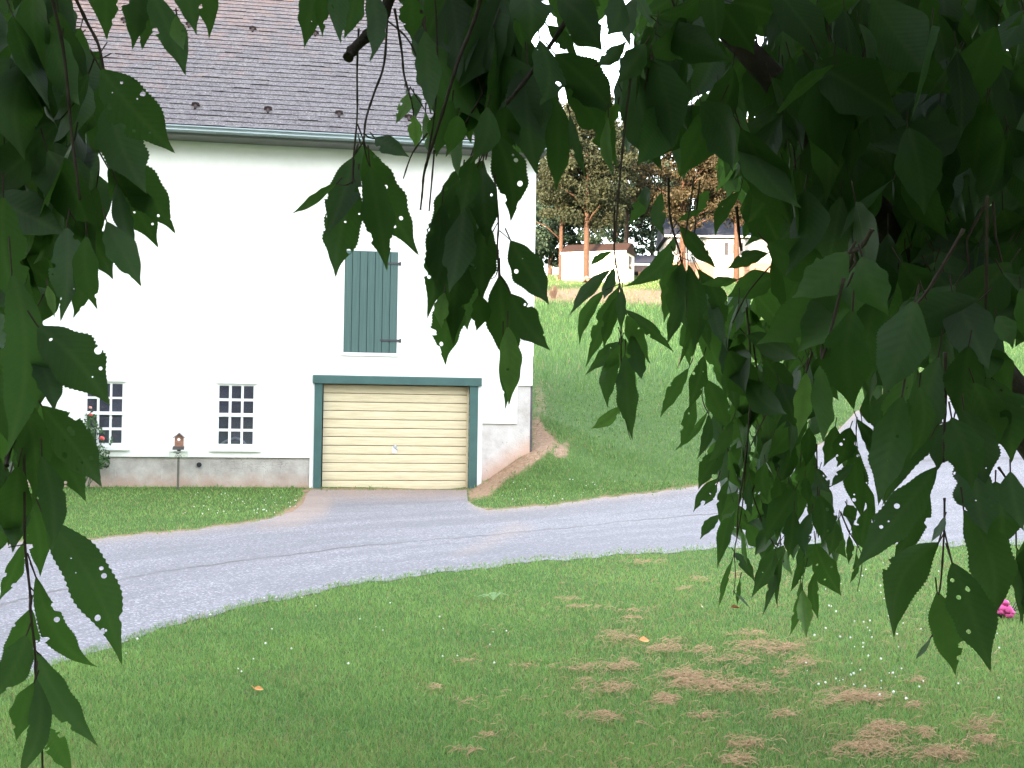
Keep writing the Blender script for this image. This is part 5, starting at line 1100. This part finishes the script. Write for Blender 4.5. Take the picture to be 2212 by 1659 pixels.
# hanging strands of the rest of the crown: a skirt all round the tree, higher under the middle, open where one looks out
SB, ST_, strand = [], [], MB()
for k in range(1150):
    a = r.uniform(0, 2*math.pi); q = math.sqrt(r.random()); R_ = 3.6*q
    zt = 4.3 - 1.6*q**2 + r.normal()*.2; zb = (2.3 if q < .72 else r.uniform(.7, 1.5)); zb += r.normal()*.15
    x0_, y0_ = TX+math.cos(a)*R_, TY+math.sin(a)*R_
    n = int((zt-zb)/.038); sw = r.normal(size=2)*.12
    zz_ = np.linspace(zt, zb, n); f = (zt-zz_)/(zt-zb+1e-6)
    P_ = np.c_[x0_+sw[0]*f+.03*np.sin(f*9), y0_+sw[1]*f+.03*np.cos(f*8), zz_]
    az = r.uniform(0, 6.28)+np.arange(n)*2.4; l = r.uniform(.085, .13, n); out = r.uniform(.25, .75, n)
    T_ = P_ + np.c_[np.cos(az)*l*out, np.sin(az)*l*out, -l*np.sqrt(1-out**2)]
    qx, qy, qz = proj((P_+T_)/2); mg = 150+60/np.maximum(qz, .1)
    seen = (qz > .02) & (qx > -mg) & (qx < 2212+mg) & (qy > -mg) & (qy < 1659+mg)
    inA = in_poly(qx, qy, [(1260,-500),(2400,-500),(2400,640),(2080,640),(1900,760),(1720,640),(1640,460),(1500,330),(1400,250)]) & (qz > 1.3)
    for g in GAPS: inA &= poly_dist(qx, qy, g) > 28
    dist = np.linalg.norm((P_+T_)/2-EYE, axis=1)
    for dx_ in (-.9, -.45, .45, .9):                        # the opening one looks out of is about two metres wide
        ax_, ay_, az_ = proj((P_+T_)/2-np.array([dx_, 0, 0]))
        seen |= (az_ > -.1) & (ax_ > -120) & (ax_ < 2332) & (ay_ > -150) & (ay_ < 1800)
        dist = np.minimum(dist, np.linalg.norm((P_+T_)/2-EYE-np.array([dx_, 0, 0]), axis=1))
    keep = (~seen | inA) & (dist > .5)
    SB.append(P_[keep]); ST_.append(T_[keep])
    if keep.all() and n > 8: strand.tube([p-TB for p in P_[::6]], .003, 4, False)
SB = np.concatenate(SB); ST_ = np.concatenate(ST_); n = len(SB); print('canopy leaves', n)
nm = r.normal(size=(n, 3)); ln_ = np.linalg.norm(ST_-SB, axis=1)
V, Q, uv, tone = leaf_batch(SB-TB, ST_-TB, nm, ln_*r.uniform(.38, .52, n), 5, r.normal(size=n)*.03, r.normal(size=n)*.06, r.uniform(-.2, .3, n), np.clip(r.normal(size=n)*.15+.25, 0, 1), 0, 3)
ma = mb_arrays(strand); nq = len(Q)
mesh_np('crown', np.concatenate([V, ma[0]]), np.concatenate([Q, ma[1]+len(V)]), [MAT['leaf'], MAT['leafh'], MAT['twig']], cherry, True,
        {'luv': np.concatenate([uv, ma[2]]), 'tone': np.concatenate([tone, ma[3]])}, np.concatenate([np.zeros(nq, int), ma[4]]))
# ------------------------------------------------------------------ unseen wood added behind the viewer, sized to keep the yard in evening shade
r = np.random.default_rng(8); n = 90000
SAZ = rad(25); sdir = np.array([-math.sin(SAZ), -math.cos(SAZ)]); tang = np.array([math.cos(SAZ), -math.sin(SAZ)])
s = r.uniform(-75, 75, n); q = r.uniform(-5, 5, n); zt = 31.5 + 1.6*np.sin(s*.21) + 1.1*np.sin(s*.53+1)
z = zt*r.random(n)**.95
c = np.c_[sdir[0]*48+tang[0]*s+sdir[0]*q, sdir[1]*48+tang[1]*s+sdir[1]*q, z]
u = r.normal(size=(n, 3)); u /= np.linalg.norm(u, axis=1)[:,None]; w = np.cross(u, r.normal(size=(n, 3))); w /= np.linalg.norm(w, axis=1)[:,None]
V = np.stack([c-u*.75, c+w*.6, c+u*.75, c-w*.6], 1).reshape(-1, 3)
tag(mesh_np('shade_woodland', V, np.arange(4*n).reshape(-1, 4), MAT['crown_dark'], attrs={'tone': np.repeat(r.random(n), 4)}), 'dense dark unseen woodland, added behind the view to shade the yard', 'woodland', kind='stuff')

# ------------------------------------------------------------------ light
SEL = rad(8.5)
w = bpy.data.worlds.new('World'); scene.world = w; w.use_nodes = True
nt = w.node_tree; bg = nt.nodes['Background']; sky = nt.nodes.new('ShaderNodeTexSky'); sky.sky_type = 'NISHITA'; sky.sun_disc = False
sky.sun_elevation = SEL; sky.sun_rotation = math.pi + SAZ; sky.altitude = 200; sky.air_density = 1.0; sky.dust_density = 2.0; sky.ozone_density = 1.0
hs = nt.nodes.new('ShaderNodeHueSaturation'); hs.inputs['Saturation'].default_value = .42   # desaturated to take the blue cast out of the sky light
nt.links.new(sky.outputs[0], hs.inputs['Color']); nt.links.new(hs.outputs[0], bg.inputs[0]); bg.inputs[1].default_value = .15
sl = bpy.data.lights.new('sun', 'SUN'); sl.energy = 2.0; sl.angle = rad(.5); sl.color = (1, .74, .52)
so = bpy.data.objects.new('sun', sl); COL.objects.link(so)
D = Vector((-sdir[0]*math.cos(SEL), -sdir[1]*math.cos(SEL), -math.sin(SEL)))
so.rotation_euler = D.to_track_quat('-Z', 'Y').to_euler(); so.location = (0, 0, 40)
vs = scene.view_settings; vs.view_transform = 'Standard'; vs.look = 'None'; vs.gamma = 1; vs.exposure = 3.92
try: scene.cycles.max_bounces = 8; scene.cycles.transparent_max_bounces = 16; scene.cycles.caustics_reflective = False; scene.cycles.caustics_refractive = False
except Exception: pass
